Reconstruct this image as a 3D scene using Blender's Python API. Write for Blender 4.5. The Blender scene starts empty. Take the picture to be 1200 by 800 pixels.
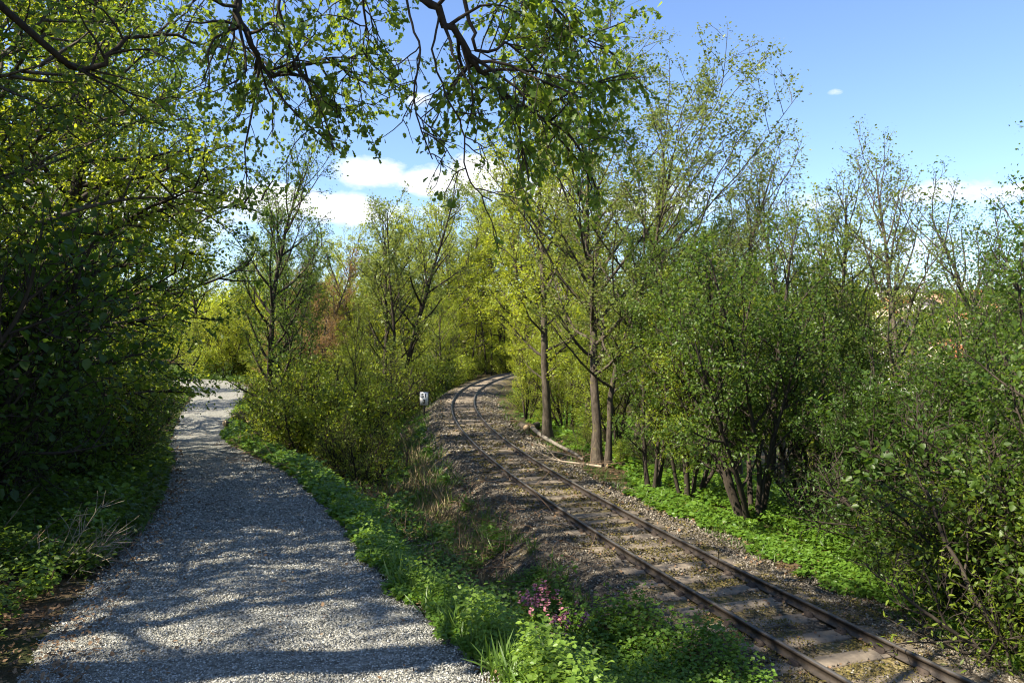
import bpy, math, random
import numpy as np
from mathutils import Vector
sc = bpy.context.scene
R = math.radians

# ------------------------------------------------------------------ camera
EYE = 1.7
cam_d = bpy.data.cameras.new("camera"); cam = bpy.data.objects.new("camera", cam_d)
sc.collection.objects.link(cam); sc.camera = cam
cam.location = (0, 0, EYE); cam.rotation_euler = (R(90 - 0.32), 0, 0)
cam_d.sensor_width = 36; cam_d.lens = 27; cam_d.clip_end = 5000; cam_d.clip_start = 0.05

# ------------------------------------------------------------------ sky, sun, exposure
SUN_EL, SUN_AZ = 45.0, 244.0          # azimuth clockwise from +Y (the view direction): sun at the left, a little behind
SUN_STRENGTH, SKY_STRENGTH = 5.0, 0.056
world = bpy.data.worlds.new("World"); sc.world = world; world.use_nodes = True
wn, wl = world.node_tree.nodes, world.node_tree.links
wn.clear()
out = wn.new("ShaderNodeOutputWorld"); bg = wn.new("ShaderNodeBackground")
sky = wn.new("ShaderNodeTexSky"); sky.sky_type = 'NISHITA'; sky.sun_disc = False
sky.sun_elevation = R(SUN_EL); sky.sun_rotation = R(SUN_AZ)
sky.air_density = 1.0; sky.dust_density = 0.3; sky.ozone_density = 2.5
bg.inputs[1].default_value = SKY_STRENGTH
wl.new(bg.outputs[0], out.inputs[0])

def build_clouds():
    tc = wn.new("ShaderNodeTexCoord")
    nz = wn.new("ShaderNodeTexNoise"); nz.inputs['Scale'].default_value = 14; nz.inputs['Detail'].default_value = 8
    nz.inputs['Roughness'].default_value = 0.62
    mp = wn.new("ShaderNodeMapping"); mp.inputs['Scale'].default_value = (1, 1, 2.2)
    wl.new(tc.outputs['Generated'], mp.inputs[0]); wl.new(mp.outputs[0], nz.inputs[0])
    total = None
    # azimuth deg (right positive), elevation deg, half width, half height, weight
    blobs = [(-10.6, 11.9, 3.2, 1.2, .95), (-6.4, 11.4, 2.6, 1.1, .9), (-2.4, 11.9, 2.6, 1.35, 1.0), (1.2, 10.6, 3.6, 1.5, 0.75), (-12, 9.2, 5.0, 1.3, 0.8),
             (-5, 9.3, 4.2, .8, .5), (-17, 9.5, 4, 1.7, 0.8), (9, 9.6, 7, 1.4, .6), (-6.9, 17.1, 1.3, .7, .55), (22.8, 16.4, 1.0, .35, .46),
             (22.0, 9.4, 3.2, 1.0, .56), (29.5, 9.2, 4.2, .9, .60), (36, 9.0, 6, 1.0, .6), (26, 6.0, 14, 1.0, .45), (-28, 9, 10, 3, .8), (60, 10, 18, 4, .8), (-8.8, 19.6, 2.6, .35, .30)]
    sep = wn.new("ShaderNodeSeparateXYZ"); wl.new(tc.outputs['Generated'], sep.inputs[0])
    def math_(op, a, b=None):
        n = wn.new("ShaderNodeMath"); n.operation = op
        for i, v in enumerate((a, b)):
            if v is None: continue
            if isinstance(v, (int, float)): n.inputs[i].default_value = v
            else: wl.new(v, n.inputs[i])
        return n.outputs[0]
    az = math_('ARCTAN2', sep.outputs[0], sep.outputs[1])
    el = math_('ARCSINE', sep.outputs[2])
    for (a, e, w, h, g) in blobs:
        u = math_('DIVIDE', math_('SUBTRACT', az, R(a)), R(w))
        v = math_('DIVIDE', math_('SUBTRACT', el, R(e)), R(h))
        d = math_('ADD', math_('MULTIPLY', u, u), math_('MULTIPLY', v, v))
        f = math_('MULTIPLY', math_('EXPONENT', math_('MULTIPLY', d, -0.7)), g)
        total = f if total is None else math_('MAXIMUM', total, f)
    m = math_('ADD', total, math_('MULTIPLY', math_('SUBTRACT', nz.outputs[0], 0.5), 1.15))
    ramp = wn.new("ShaderNodeValToRGB"); wl.new(m, ramp.inputs[0])
    ramp.color_ramp.elements[0].position = 0.36; ramp.color_ramp.elements[0].color = (0, 0, 0, 1)
    ramp.color_ramp.elements[1].position = 0.68; ramp.color_ramp.elements[1].color = (1, 1, 1, 1)
    mix = wn.new("ShaderNodeMix"); mix.data_type = 'RGBA'
    wl.new(ramp.outputs[0], mix.inputs[0])
    tint = wn.new("ShaderNodeMix"); tint.data_type = 'RGBA'; tint.blend_type = 'MULTIPLY'; tint.inputs[0].default_value = 1
    wl.new(sky.outputs[0], tint.inputs[6]); tint.inputs[7].default_value = SKY_TINT
    wl.new(tint.outputs[2], mix.inputs[6]); mix.inputs[7].default_value = CLOUD_COL
    wl.new(mix.outputs[2], bg.inputs[0])
SKY_TINT = (1.28, 1.35, 1.56, 1)
CLOUD_COL = (7.8, 7.9, 8.1, 1)
build_clouds()

sun_dir = Vector((math.sin(R(SUN_AZ)) * math.cos(R(SUN_EL)), math.cos(R(SUN_AZ)) * math.cos(R(SUN_EL)), math.sin(R(SUN_EL))))
sl = bpy.data.lights.new("sun", 'SUN'); sl.energy = SUN_STRENGTH; sl.angle = R(0.53); sl.color = (1.0, 0.91, 0.76)
so = bpy.data.objects.new("sun", sl); sc.collection.objects.link(so)
so.rotation_euler = (-sun_dir).to_track_quat('-Z', 'Y').to_euler(); so.location = (-20, -5, 30)

sc.view_settings.view_transform = 'Standard'; sc.view_settings.look = 'None'
sc.view_settings.exposure = 1.62; sc.view_settings.gamma = 1; sc.view_settings.use_curve_mapping = False
sc.render.engine = 'CYCLES'
sc.cycles.max_bounces = 7; sc.cycles.diffuse_bounces = 3; sc.cycles.glossy_bounces = 2; sc.cycles.transmission_bounces = 4
sc.cycles.caustics_reflective = False; sc.cycles.caustics_refractive = False
sc.cycles.use_denoising = True; sc.cycles.filter_width = 1.1
sc.cycles.denoising_prefilter = 'ACCURATE'

rng = np.random.default_rng(7)
# ------------------------------------------------------------------ helpers
def link(name, data, parent=None, loc=None):
    o = bpy.data.objects.new(name, data); sc.collection.objects.link(o)
    if parent is not None: o.parent = parent
    if loc is not None: o.location = loc
    return o
def tag(o, label=None, cat=None, group=None, kind=None):
    if label: o["label"] = label
    if cat: o["category"] = cat
    if group: o["group"] = group
    if kind: o["kind"] = kind
    return o
def empty(name, loc, rz=0.0, scale=1.0):
    o = link(name, None); o.location = loc; o.rotation_euler = (0, 0, rz)
    o.scale = (scale,) * 3 if isinstance(scale, (int, float)) else scale
    o.empty_display_size = 0.2
    return o
def mesh_np(name, V, F, mat=None, rnd=None, smooth=False):
    """V (n,3), F (m,k) uniform or list of such arrays; rnd = per-vertex value"""
    me = bpy.data.meshes.new(name)
    V = np.asarray(V, dtype=np.float32)
    Fs = F if isinstance(F, list) else [F]
    Fs = [np.asarray(f, dtype=np.int32) for f in Fs if len(f)]
    me.vertices.add(len(V)); me.vertices.foreach_set("co", V.ravel())
    nl = sum(f.size for f in Fs); nf = sum(len(f) for f in Fs)
    me.loops.add(nl); me.polygons.add(nf)
    me.loops.foreach_set("vertex_index", np.concatenate([f.ravel() for f in Fs]))
    tot = np.concatenate([np.full(len(f), f.shape[1], np.int32) for f in Fs])
    st = np.concatenate([[0], np.cumsum(tot)[:-1]]).astype(np.int32)
    me.polygons.foreach_set("loop_start", st); me.polygons.foreach_set("loop_total", tot)
    if smooth: me.polygons.foreach_set("use_smooth", np.ones(nf, bool))
    if rnd is not None:
        a = me.attributes.new("rnd", 'FLOAT', 'POINT'); a.data.foreach_set("value", np.asarray(rnd, np.float32))
    me.update(calc_edges=True)
    if mat: me.materials.append(mat)
    return me
def use_mat(o, m):
    o.material_slots[0].link = 'OBJECT'; o.material_slots[0].material = m

def smooth(a, b, x):
    t = np.clip((x - a) / (b - a), 0, 1); return t * t * (3 - 2 * t)
def vnoise(x, y, s=1.0, seed=0):
    """cheap smooth noise in about -1..1"""
    x = np.asarray(x) / s; y = np.asarray(y) / s; r = 0
    q = np.random.default_rng(seed)
    for k in range(6):
        a = q.uniform(0, 6.28); f = q.uniform(.7, 1.9) * (1.35 ** k); p = q.uniform(0, 6.28, 2)
        r = r + np.sin((x * math.cos(a) + y * math.sin(a)) * f + p[0]) * np.cos((x * math.sin(a) - y * math.cos(a)) * f * .8 + p[1]) / (1.18 ** k)
    return r / 2.6

# ------------------------------------------------------------------ terrain layout
PC = np.array([(-14, 3.6, .6), (-8, 2.2, .45), (0, .12, .08), (4.4, -1.49, -.28), (6.5, -2.33, -.43), (11.25, -3.94, -.86), (16, -5.87, -1.23), (23, -8.97, -1.88),
               (29.5, -12.0, -2.45), (36, -14.7, -2.82), (43, -17.0, -2.42), (49, -18.8, -2.12), (55, -21.0, -1.9), (59.5, -24.2, -1.78), (62.3, -29, -1.7), (63.2, -36, -1.6), (63.5, -50, -1.4)])
PW = np.array([1.35, 1.35, 1.3, 1.26, 1.22, 1.2, 1.2, 1.15, 1.12, 1.1, 1.35, 1.55, 1.9, 2.2, 2.2, 2.0, 2.0])
def catmull(P, n):
    P = np.asarray(P, float); Q = np.vstack([2 * P[0] - P[1], P, 2 * P[-1] - P[-2]]); o = []
    for i in range(1, len(Q) - 2):
        p0, p1, p2, p3 = Q[i - 1:i + 3]
        for t in np.linspace(0, 1, n, endpoint=False):
            o.append(.5 * ((2 * p1) + (-p0 + p2) * t + (2 * p0 - 5 * p1 + 4 * p2 - p3) * t * t + (-p0 + 3 * p1 - 3 * p2 + p3) * t ** 3))
    o.append(P[-1]); return np.array(o)
pp = catmull(np.c_[PC[:, 1], PC[:, 0], PC[:, 2], PW], 14)          # x, y, z, half width
def resample(P, step):
    d = np.r_[0, np.cumsum(np.linalg.norm(np.diff(P[:, :2], axis=0), axis=1))]
    s = np.arange(0, d[-1], step); return np.c_[[np.interp(s, d, P[:, k]) for k in range(P.shape[1])]].T
pathc = resample(pp, .25)
def track_x(y): return 6.2055 - .41179 * y + .0049593 * y ** 2 - 2.2e-6 * y ** 3
yy = np.arange(-14, 92, .1)
RAILTOP = -1.40
trackc = resample(np.c_[track_x(yy), yy, np.full(len(yy), RAILTOP)], .25)

def nearest(C, x, y):
    x = np.asarray(x, float).ravel(); y = np.asarray(y, float).ravel()
    T = np.gradient(C[:, :2], axis=0); T /= np.linalg.norm(T, axis=1)[:, None]
    out_s = np.empty(len(x)); idx = np.empty(len(x), int)
    for a in range(0, len(x), 20000):
        xx = x[a:a + 20000, None] - C[None, :, 0]; y2 = y[a:a + 20000, None] - C[None, :, 1]
        d2 = xx * xx + y2 * y2; i = d2.argmin(1); idx[a:a + 20000] = i; r = np.arange(len(i))
        dx, dy = xx[r, i], y2[r, i]; t = T[i]
        sgn = np.sign(dx * t[:, 1] - dy * t[:, 0] + 1e-9)
        out_s[a:a + 20000] = sgn * np.sqrt(d2[r, i])
    return out_s, idx
def ground_all(x, y):
    x = np.asarray(x, float); y = np.asarray(y, float); sh = x.shape
    x = x.ravel(); y = y.ravel()
    sp, ip = nearest(pathc, x, y); st, it = nearest(trackc, x, y)
    hp = pathc[ip, 2]; w = pathc[ip, 3]
    r = np.hypot(x, y)
    FT = -1.62
    left = hp + .16 * np.clip(-sp - w - .3, 0, 14) + .05 * np.clip(-sp - 15, 0, 60)
    right = FT - .10 * np.clip(st - 2.0, 0, 3) - .30 * np.clip(st - 4.5, 0, 70)
    d1, d2 = np.clip(sp, 0, None), np.clip(-st, 0, None)
    t = d1 / (d1 + d2 + 1e-6)
    tot = d1 + d2
    ditch = -.85 * np.sin(np.pi * np.clip((t - .12) / .80, 0, 1)) ** 1.0 * smooth(2.5, 6, tot)
    mid = hp * (1 - t) + (FT) * t + ditch * smooth(3, 9, y) - .25 * smooth(20, 34, y) * t * (1 - t) * 4
    b = np.where(sp < 0, left, np.where(st > 0, right, mid))
    # beyond the bend everything rises gently as woodland
    far = -1.9 + .045 * np.clip(r - 72, 0, 160)
    az = np.degrees(np.arctan2(x, y))
    f = smooth(64, 76, y) * (1 - smooth(6, 14, az)) 
    b = b * (1 - f) + far * f
    # valley and the far hillside at the right
    hill = -23 + .135 * np.clip(r - 170, 0, 330) + .02 * np.clip(r - 500, 0, 900) + 3.0 * vnoise(x, y, 120, 5) + 6 * smooth(0, 12, np.abs(az - 26)) * -.5
    g = smooth(60, 170, r) * smooth(8, 18, az)
    b = b * (1 - g) + hill * g
    b = b + .05 * vnoise(x, y, .8, 1) * smooth(.2, 1.2, np.abs(sp) - w) * smooth(1.4, 2.4, np.abs(st)) + .12 * vnoise(x, y, 3.5, 2) * smooth(.5, 3, np.abs(sp) - w) * smooth(2, 4, np.abs(st)) * (y > 1)
    # railway embankment
    top = RAILTOP - .12
    emb = top - np.clip(np.abs(st) - 1.25, 0, None) / 1.7
    inr = (y < 90)
    et = smooth(-.25, .25, emb - b)
    b = np.where(inr, np.where(np.abs(st) < 8, np.maximum(b, emb) * et + b * (1 - et), b), b)
    b = np.where(inr & (np.abs(st) < 1.2), top, b)
    # footpath shelf
    pw_ = 1 - smooth(w + .05, w + .9, np.abs(sp))
    b = b * (1 - pw_) + hp * pw_
    return b.reshape(sh), sp.reshape(sh), st.reshape(sh), w.reshape(sh)
def gz(x, y):
    return float(ground_all(np.array([x]), np.array([y]))[0][0])
def proj(x, y, z):
    return 600 + 900 * x / y, 395 + 900 * (EYE - z) / y
def inview(x, y, z=None, m=140):
    yy_ = np.maximum(y, .5); px = 600 + 900 * x / yy_
    return (y > 1.0) & (px > -m) & (px < 1200 + m)

# ------------------------------------------------------------------ material helpers
class NT:
    def __init__(s, name):
        s.m = bpy.data.materials.new(name); s.m.use_nodes = True; s.n = s.m.node_tree.nodes; s.l = s.m.node_tree.links
        s.n.clear(); s.o = s.n.new("ShaderNodeOutputMaterial")
    def N(s, t, **k):
        n = s.n.new("ShaderNode" + t)
        for a, v in k.items(): setattr(n, a, v)
        return n
    def set(s, n, **k):
        for a, v in k.items():
            key = a.replace('_', ' ')
            i = n.inputs[key] if key in n.inputs else n.inputs[a]
            if hasattr(v, 'links') or isinstance(v, bpy.types.NodeSocket): s.l.new(v, i)
            else: i.default_value = v
        return n
    def noise(s, vec, scale, detail=4, rough=.55):
        n = s.N("TexNoise"); s.l.new(vec, n.inputs['Vector']); n.inputs['Scale'].default_value = scale
        n.inputs['Detail'].default_value = detail; n.inputs['Roughness'].default_value = rough; return n.outputs[0]
    def ramp(s, fac, stops):
        r = s.N("ValToRGB"); s.l.new(fac, r.inputs[0]); e = r.color_ramp.elements
        while len(e) < len(stops): e.new(.5)
        for i, (p, c) in enumerate(stops):
            e[i].position = p; e[i].color = (*c, 1) if len(c) == 3 else c
        return r.outputs[0]
    def mix(s, f, a, b, blend='MIX'):
        n = s.N("Mix", data_type='RGBA', blend_type=blend)
        for i, v in ((0, f), (6, a), (7, b)):
            if isinstance(v, bpy.types.NodeSocket): s.l.new(v, n.inputs[i])
            else: n.inputs[i].default_value = v if isinstance(v, (int, float)) else (*v, 1)
        return n.outputs[2]
    def math(s, op, a, b=0.0):
        n = s.N("Math", operation=op)
        for i, v in ((0, a), (1, b)):
            if isinstance(v, bpy.types.NodeSocket): s.l.new(v, n.inputs[i])
            else: n.inputs[i].default_value = v
        return n.outputs[0]
    def obj(s): return s.N("TexCoord").outputs['Object']
    def attr(s): return s.N("Attribute", attribute_name="rnd").outputs['Fac']
    def bump(s, h, strength=.5, dist=.02):
        b = s.N("Bump"); s.l.new(h, b.inputs['Height']); b.inputs['Strength'].default_value = strength; b.inputs['Distance'].default_value = dist
        return b.outputs[0]
    def finish(s, col, rough=.8, normal=None, spec=.3, metal=0):
        p = s.N("BsdfPrincipled")
        for k, v in (('Base Color', col), ('Roughness', rough), ('Specular IOR Level', spec), ('Metallic', metal)):
            if isinstance(v, bpy.types.NodeSocket): s.l.new(v, p.inputs[k])
            else: p.inputs[k].default_value = v if isinstance(v, (int, float)) else (*v, 1)
        if normal: s.l.new(normal, p.inputs['Normal'])
        s.l.new(p.outputs[0], s.o.inputs[0]); return s.m

def leaf_mat(name, dark, light, trans, tf=.45, rough=.45, spec=.35):
    t = NT(name); a = t.attr()
    oi = t.N("ObjectInfo").outputs['Random']
    v = t.math('ADD', t.math('MULTIPLY', a, .8), t.math('MULTIPLY', oi, .2))
    col = t.ramp(v, [(.1, dark), (.9, light)])
    big = t.noise(t.obj(), .9, 2)
    col = t.mix(t.math('MULTIPLY', big, .5), col, light)
    d = t.N("BsdfPrincipled"); t.l.new(col, d.inputs['Base Color']); d.inputs['Roughness'].default_value = rough; d.inputs['Specular IOR Level'].default_value = spec
    tr = t.N("BsdfTranslucent")
    tcol = t.ramp(v, [(.1, tuple(c * .75 for c in trans)), (.9, trans)])
    t.l.new(tcol, tr.inputs[0])
    mx = t.N("MixShader"); mx.inputs[0].default_value = tf
    t.l.new(d.outputs[0], mx.inputs[1]); t.l.new(tr.outputs[0], mx.inputs[2]); t.l.new(mx.outputs[0], t.o.inputs[0])
    return t.m
def bark_mat(name, a, b, moss=0.0, mosscol=(.10, .12, .02)):
    t = NT(name); o = t.obj()
    mp = t.N("Mapping"); mp.inputs['Scale'].default_value = (1, 1, .25); t.l.new(o, mp.inputs[0])
    n = t.noise(mp.outputs[0], 14, 6, .65)
    col = t.ramp(n, [(.3, a), (.7, b)])
    if moss:
        m = t.noise(o, 2.2, 5, .6); col = t.mix(t.ramp(m, [(.62 - moss, (0, 0, 0)), (.72 - moss * .6, (1, 1, 1))]), col, mosscol)
    return t.finish(col, .9, t.bump(n, .8, .02), .15)
def plain(name, col, rough=.7, spec=.3, var=.25, scale=8, bump=.2, metal=0):
    t = NT(name); n = t.noise(t.obj(), scale, 5)
    c = t.mix(n, tuple(x * (1 - var) for x in col), tuple(min(1, x * (1 + var)) for x in col))
    return t.finish(c, rough, t.bump(n, bump, .01), spec, metal)

M = {}
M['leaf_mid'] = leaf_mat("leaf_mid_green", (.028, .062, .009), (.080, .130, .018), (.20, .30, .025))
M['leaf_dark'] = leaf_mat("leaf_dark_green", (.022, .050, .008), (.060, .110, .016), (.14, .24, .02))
M['leaf_fresh'] = leaf_mat("leaf_fresh_green", (.08, .130, .012), (.17, .225, .025), (.48, .54, .03))
M['leaf_yellow'] = leaf_mat("leaf_spring_yellow_green", (.13, .17, .012), (.24, .29, .025), (.56, .60, .03))
M['leaf_olive'] = leaf_mat("leaf_olive_spring", (.075, .115, .02), (.15, .19, .04), (.28, .33, .05))
M['leaf_copper'] = leaf_mat("leaf_copper", (.12, .075, .025), (.22, .145, .055), (.36, .21, .07))
M['leaf_oak'] = leaf_mat("leaf_oak_fresh", (.035, .080, .010), (.10, .16, .018), (.32, .42, .03), tf=.5)
M['leaf_herb'] = leaf_mat("herb_green", (.045, .11, .012), (.12, .21, .025), (.26, .42, .03), tf=.35)
M['leaf_grass'] = leaf_mat("grass_green", (.04, .09, .012), (.11, .18, .03), (.16, .28, .03), tf=.3)
M['leaf_dry'] = leaf_mat("dry_leaf_brown", (.07, .04, .02), (.24, .15, .08), (.16, .08, .03), tf=.15, rough=.8)
M['flower'] = leaf_mat("pink_flower", (.32, .08, .13), (.60, .28, .33), (.5, .17, .22), tf=.3)
M['bark'] = bark_mat("bark_grey_brown", (.022, .018, .013), (.13, .108, .08))
M['bark_moss'] = bark_mat("bark_mossy", (.020, .016, .012), (.11, .09, .066), .05, (.13, .12, .03))
M['bark_dark'] = bark_mat("bark_dark", (.02, .016, .012), (.06, .048, .036))
M['bark_pale'] = bark_mat("bark_pale_grey", (.09, .08, .065), (.24, .21, .17))
M['deadwood'] = plain("dead_wood_grey", (.27, .22, .16), .85, .15, .4, 20, .4)
M['brush'] = plain("dry_brushwood", (.16, .11, .07), .9, .1, .4, 20, .3)
M['cutwood'] = plain("cut_wood_face", (.45, .33, .20), .8, .2, .25, 30, .2)

# ground: soil and leaf litter with moss
def ground_mat():
    t = NT("woodland_floor"); g = t.N("NewGeometry").outputs['Position']
    n1 = t.noise(g, 9, 8, .7); n2 = t.noise(g, 1.3, 4); n3 = t.noise(g, 45, 4, .7)
    soil = t.ramp(n1, [(.3, (.030, .020, .013)), (.5, (.075, .050, .030)), (.72, (.16, .11, .065))])
    green = t.ramp(n3, [(.3, (.022, .035, .009)), (.7, (.05, .070, .018))])
    m = t.ramp(n2, [(.42, (0, 0, 0)), (.60, (1, 1, 1))])
    col = t.mix(t.math('MULTIPLY', m, .75), soil, green)
    h = t.math('ADD', n1, t.math('MULTIPLY', n3, .5))
    return t.finish(col, .95, t.bump(h, .9, .05), .1)
def far_mat():
    t = NT("far_wooded_hillside"); g = t.N("NewGeometry").outputs['Position']
    n1 = t.noise(g, .12, 6, .6); n2 = t.noise(g, .02, 3)
    c = t.ramp(n1, [(.35, (.025, .05, .012)), (.6, (.07, .11, .025)), (.75, (.12, .15, .05))])
    c = t.mix(t.ramp(n2, [(.5, (0, 0, 0)), (.6, (1, 1, 1))]), c, (.10, .14, .04))
    return t.finish(c, .95, t.bump(n1, 1, 2.0), .1)
def gravel_mat():
    t = NT("crushed_grey_gravel"); g = t.N("NewGeometry").outputs['Position']
    vo = t.N("TexVoronoi"); t.l.new(g, vo.inputs['Vector']); vo.inputs['Scale'].default_value = 38; vo.inputs['Randomness'].default_value = 1
    v2 = t.N("TexVoronoi"); t.l.new(g, v2.inputs['Vector']); v2.inputs['Scale'].default_value = 90
    n = t.noise(g, 1.1, 5); sp = t.N("SeparateColor"); t.l.new(vo.outputs['Color'], sp.inputs[0])
    c = t.ramp(sp.outputs[0], [(.0, (.12, .12, .10)), (.5, (.24, .238, .20)), (1, (.38, .375, .33))])
    c = t.mix(t.math('MULTIPLY', t.ramp(n, [(.42, (0, 0, 0)), (.7, (1, 1, 1))]), .35), c, (.20, .17, .135))
    h = t.math('ADD', t.math('MULTIPLY', vo.outputs['Distance'], -1.0), t.math('MULTIPLY', v2.outputs['Distance'], -.4))
    return t.finish(c, .8, t.bump(h, 1.0, .03), .3)
def ballast_mat():
    t = NT("old_brown_ballast"); g = t.N("NewGeometry").outputs['Position']
    vo = t.N("TexVoronoi"); t.l.new(g, vo.inputs['Vector']); vo.inputs['Scale'].default_value = 17
    n = t.noise(g, .9, 5); n2 = t.noise(g, 24, 5); sp = t.N("SeparateColor"); t.l.new(vo.outputs['Color'], sp.inputs[0])
    c = t.ramp(sp.outputs[0], [(.0, (.035, .028, .019)), (.5, (.075, .062, .044)), (1, (.16, .135, .10))])
    c = t.mix(t.math('MULTIPLY', t.ramp(n, [(.48, (0, 0, 0)), (.62, (1, 1, 1))]), .65), c, t.ramp(n2, [(.3, (.12, .085, .03)), (.7, (.24, .20, .06))]))
    return t.finish(c, .9, t.bump(t.math('MULTIPLY', vo.outputs['Distance'], -1), 1.0, .05), .2)
M['ground'] = ground_mat(); M['far'] = far_mat(); M['gravel'] = gravel_mat(); M['ballast'] = ballast_mat()
def stone_mat(name, stops, rough=.8):
    t = NT(name); a = t.attr(); n = t.noise(t.obj(), 60, 3)
    c = t.ramp(a, stops); c = t.mix(t.math('MULTIPLY', n, .4), c, (.12, .11, .09))
    return t.finish(c, rough, None, .35)
M['stone_grey'] = stone_mat("gravel_chips", [(0, (.09, .09, .075)), (.5, (.27, .267, .228)), (1, (.58, .575, .52))])
M['stone_brown'] = stone_mat("ballast_stones", [(0, (.04, .032, .022)), (.5, (.098, .080, .057)), (.85, (.18, .155, .115)), (1, (.36, .33, .27))])

# ------------------------------------------------------------------ ground sheet
def grid_axis(lo, hi, fine, knots):
    """positions from lo to hi, step growing with distance outside [fine]"""
    a, b, s = fine; mid = list(np.arange(a, b, s)); x, st = mid[-1], s
    while x < hi: st *= 1.09; x += st; mid.append(x)
    x, st = a, s; lo_l = []
    while x > lo: st *= 1.09; x -= st; lo_l.append(x)
    return np.array(lo_l[::-1] + mid)
gx = grid_axis(-700, 900, (-22, 12, .16), None); gy = grid_axis(-40, 1500, (1, 46, .22), None)
X, Y = np.meshgrid(gx, gy)
Z, SP, ST, W = ground_all(X, Y)
Zg = Z - .05 * (1 - smooth(-.25, .1, np.abs(SP) - W)) - .06 * (np.abs(ST) < 1.6) * (Y < 88) * (Y > -12)
V = np.c_[X.ravel(), Y.ravel(), Zg.ravel()]
ny, nx = X.shape; I = np.arange(ny * nx).reshape(ny, nx)
F = np.c_[I[:-1, :-1].ravel(), I[:-1, 1:].ravel(), I[1:, 1:].ravel(), I[1:, :-1].ravel()]
me = mesh_np("ground", V, F, M['ground'], smooth=True); me.materials.append(M['far'])
cx = X[:-1, :-1].ravel(); cy = Y[:-1, :-1].ravel()
me.polygons.foreach_set("material_index", (np.hypot(cx, cy) > 120).astype(np.int32))
ground = tag(link("ground", me), kind="structure")

def ribbon(name, C, offs, widths, zoff, mat, jitter=.0, seed=0):
    T = np.gradient(C[:, :2], axis=0); T /= np.linalg.norm(T, axis=1)[:, None]; N = np.c_[T[:, 1], -T[:, 0]]
    n = len(C); k = len(offs); q = np.random.default_rng(seed)
    P = []
    for j, (a, zo) in enumerate(zip(offs, zoff)):
        s = a * widths
        if jitter and (j in (0, 1, k - 1, k - 2)):
            s = s + jitter * vnoise(C[:, 0] + 7 * (j > 2), C[:, 1], .7, seed) + .4 * jitter * vnoise(C[:, 0], C[:, 1] + 5 * (j > 2), .18, seed + 1)
        xy = C[:, :2] + N * s[:, None]
        P.append(np.c_[xy, C[:, 2] + zo])
    P = np.array(P).transpose(1, 0, 2)
    P[:, 1:-1, 2] += .012 * vnoise(P[:, 1:-1, 0], P[:, 1:-1, 1], .45, seed + 3)
    I = np.arange(n * k).reshape(n, k)
    F = np.c_[I[:-1, :-1].ravel(), I[:-1, 1:].ravel(), I[1:, 1:].ravel(), I[1:, :-1].ravel()]
    return tag(link(name, mesh_np(name, P.reshape(-1, 3), F, mat, smooth=True)), kind="structure")
fine = resample(pp, .1)
po = np.array([-1.06, -1.0, -.8, -.6, -.45, -.3, -.15, 0, .15, .3, .45, .6, .8, 1.0, 1.06])
pz = np.array([-.10, -.005, .01, 0, -.012, .0, .018, .028, .018, .0, -.012, .0, .01, -.005, -.10])
ribbon("footpath", fine, po, fine[:, 3], pz, M['gravel'], .10, 3)
tf = resample(np.c_[track_x(yy), yy, np.full(len(yy), RAILTOP - .12)], .1)
bo = np.array([-4.2, -3.4, -2.7, -2.0, -1.6, -1.25, -.9, -.5, 0, .5, .9, 1.25, 1.5, 1.75])
bz = np.array([-1.76, -1.27, -.85, -.44, -.20, .0, .0, -.02, -.02, -.02, .0, .0, -.14, -.40])
tfr = tf[(tf[:, 1] < 90)]
ribbon("railway_ballast", tfr, bo, np.ones(len(tfr)), bz, M['ballast'], .12, 9)

# ------------------------------------------------------------------ wood tubes / leaf clouds
class Wood:
    def __init__(s): s.V = []; s.F = []; s.n = 0
    def tube(s, pts, rad, k, cap=False):
        P = np.asarray(pts, float); m = len(P); r = np.broadcast_to(np.asarray(rad, float), (m,))
        T = np.gradient(P, axis=0); T /= (np.linalg.norm(T, axis=1)[:, None] + 1e-9)
        d = P[-1] - P[0]; ref = np.array([1., 0, 0]) if abs(d[0]) < .6 * np.linalg.norm(d) else np.array([0, 1., 0])
        U = np.cross(T, ref); U /= (np.linalg.norm(U, axis=1)[:, None] + 1e-9); W_ = np.cross(T, U)
        a = np.arange(k) * 2 * math.pi / k
        ring = P[:, None, :] + r[:, None, None] * (np.cos(a)[None, :, None] * U[:, None, :] + np.sin(a)[None, :, None] * W_[:, None, :])
        s.V.append(ring.reshape(-1, 3)); I = np.arange(m * k).reshape(m, k) + s.n; J = np.roll(I, -1, axis=1)
        s.F.append(np.c_[I[:-1].ravel(), J[:-1].ravel(), J[1:].ravel(), I[1:].ravel()]); s.n += m * k
        if cap:
            for q, ii in ((P[0], I[0]), (P[-1], I[-1])):
                s.V.append(q[None]); c = s.n; s.n += 1
                jj = np.roll(ii, -1); s.F.append(np.c_[np.full(k, c), ii, jj, jj])
    def mesh(s, name, mat):
        F = np.vstack(s.F); tri = F[:, 2] == F[:, 3]
        fl = [F[~tri]] + ([F[tri][:, :3]] if tri.any() else [])
        return mesh_np(name, np.vstack(s.V), fl, mat, smooth=True)

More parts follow.
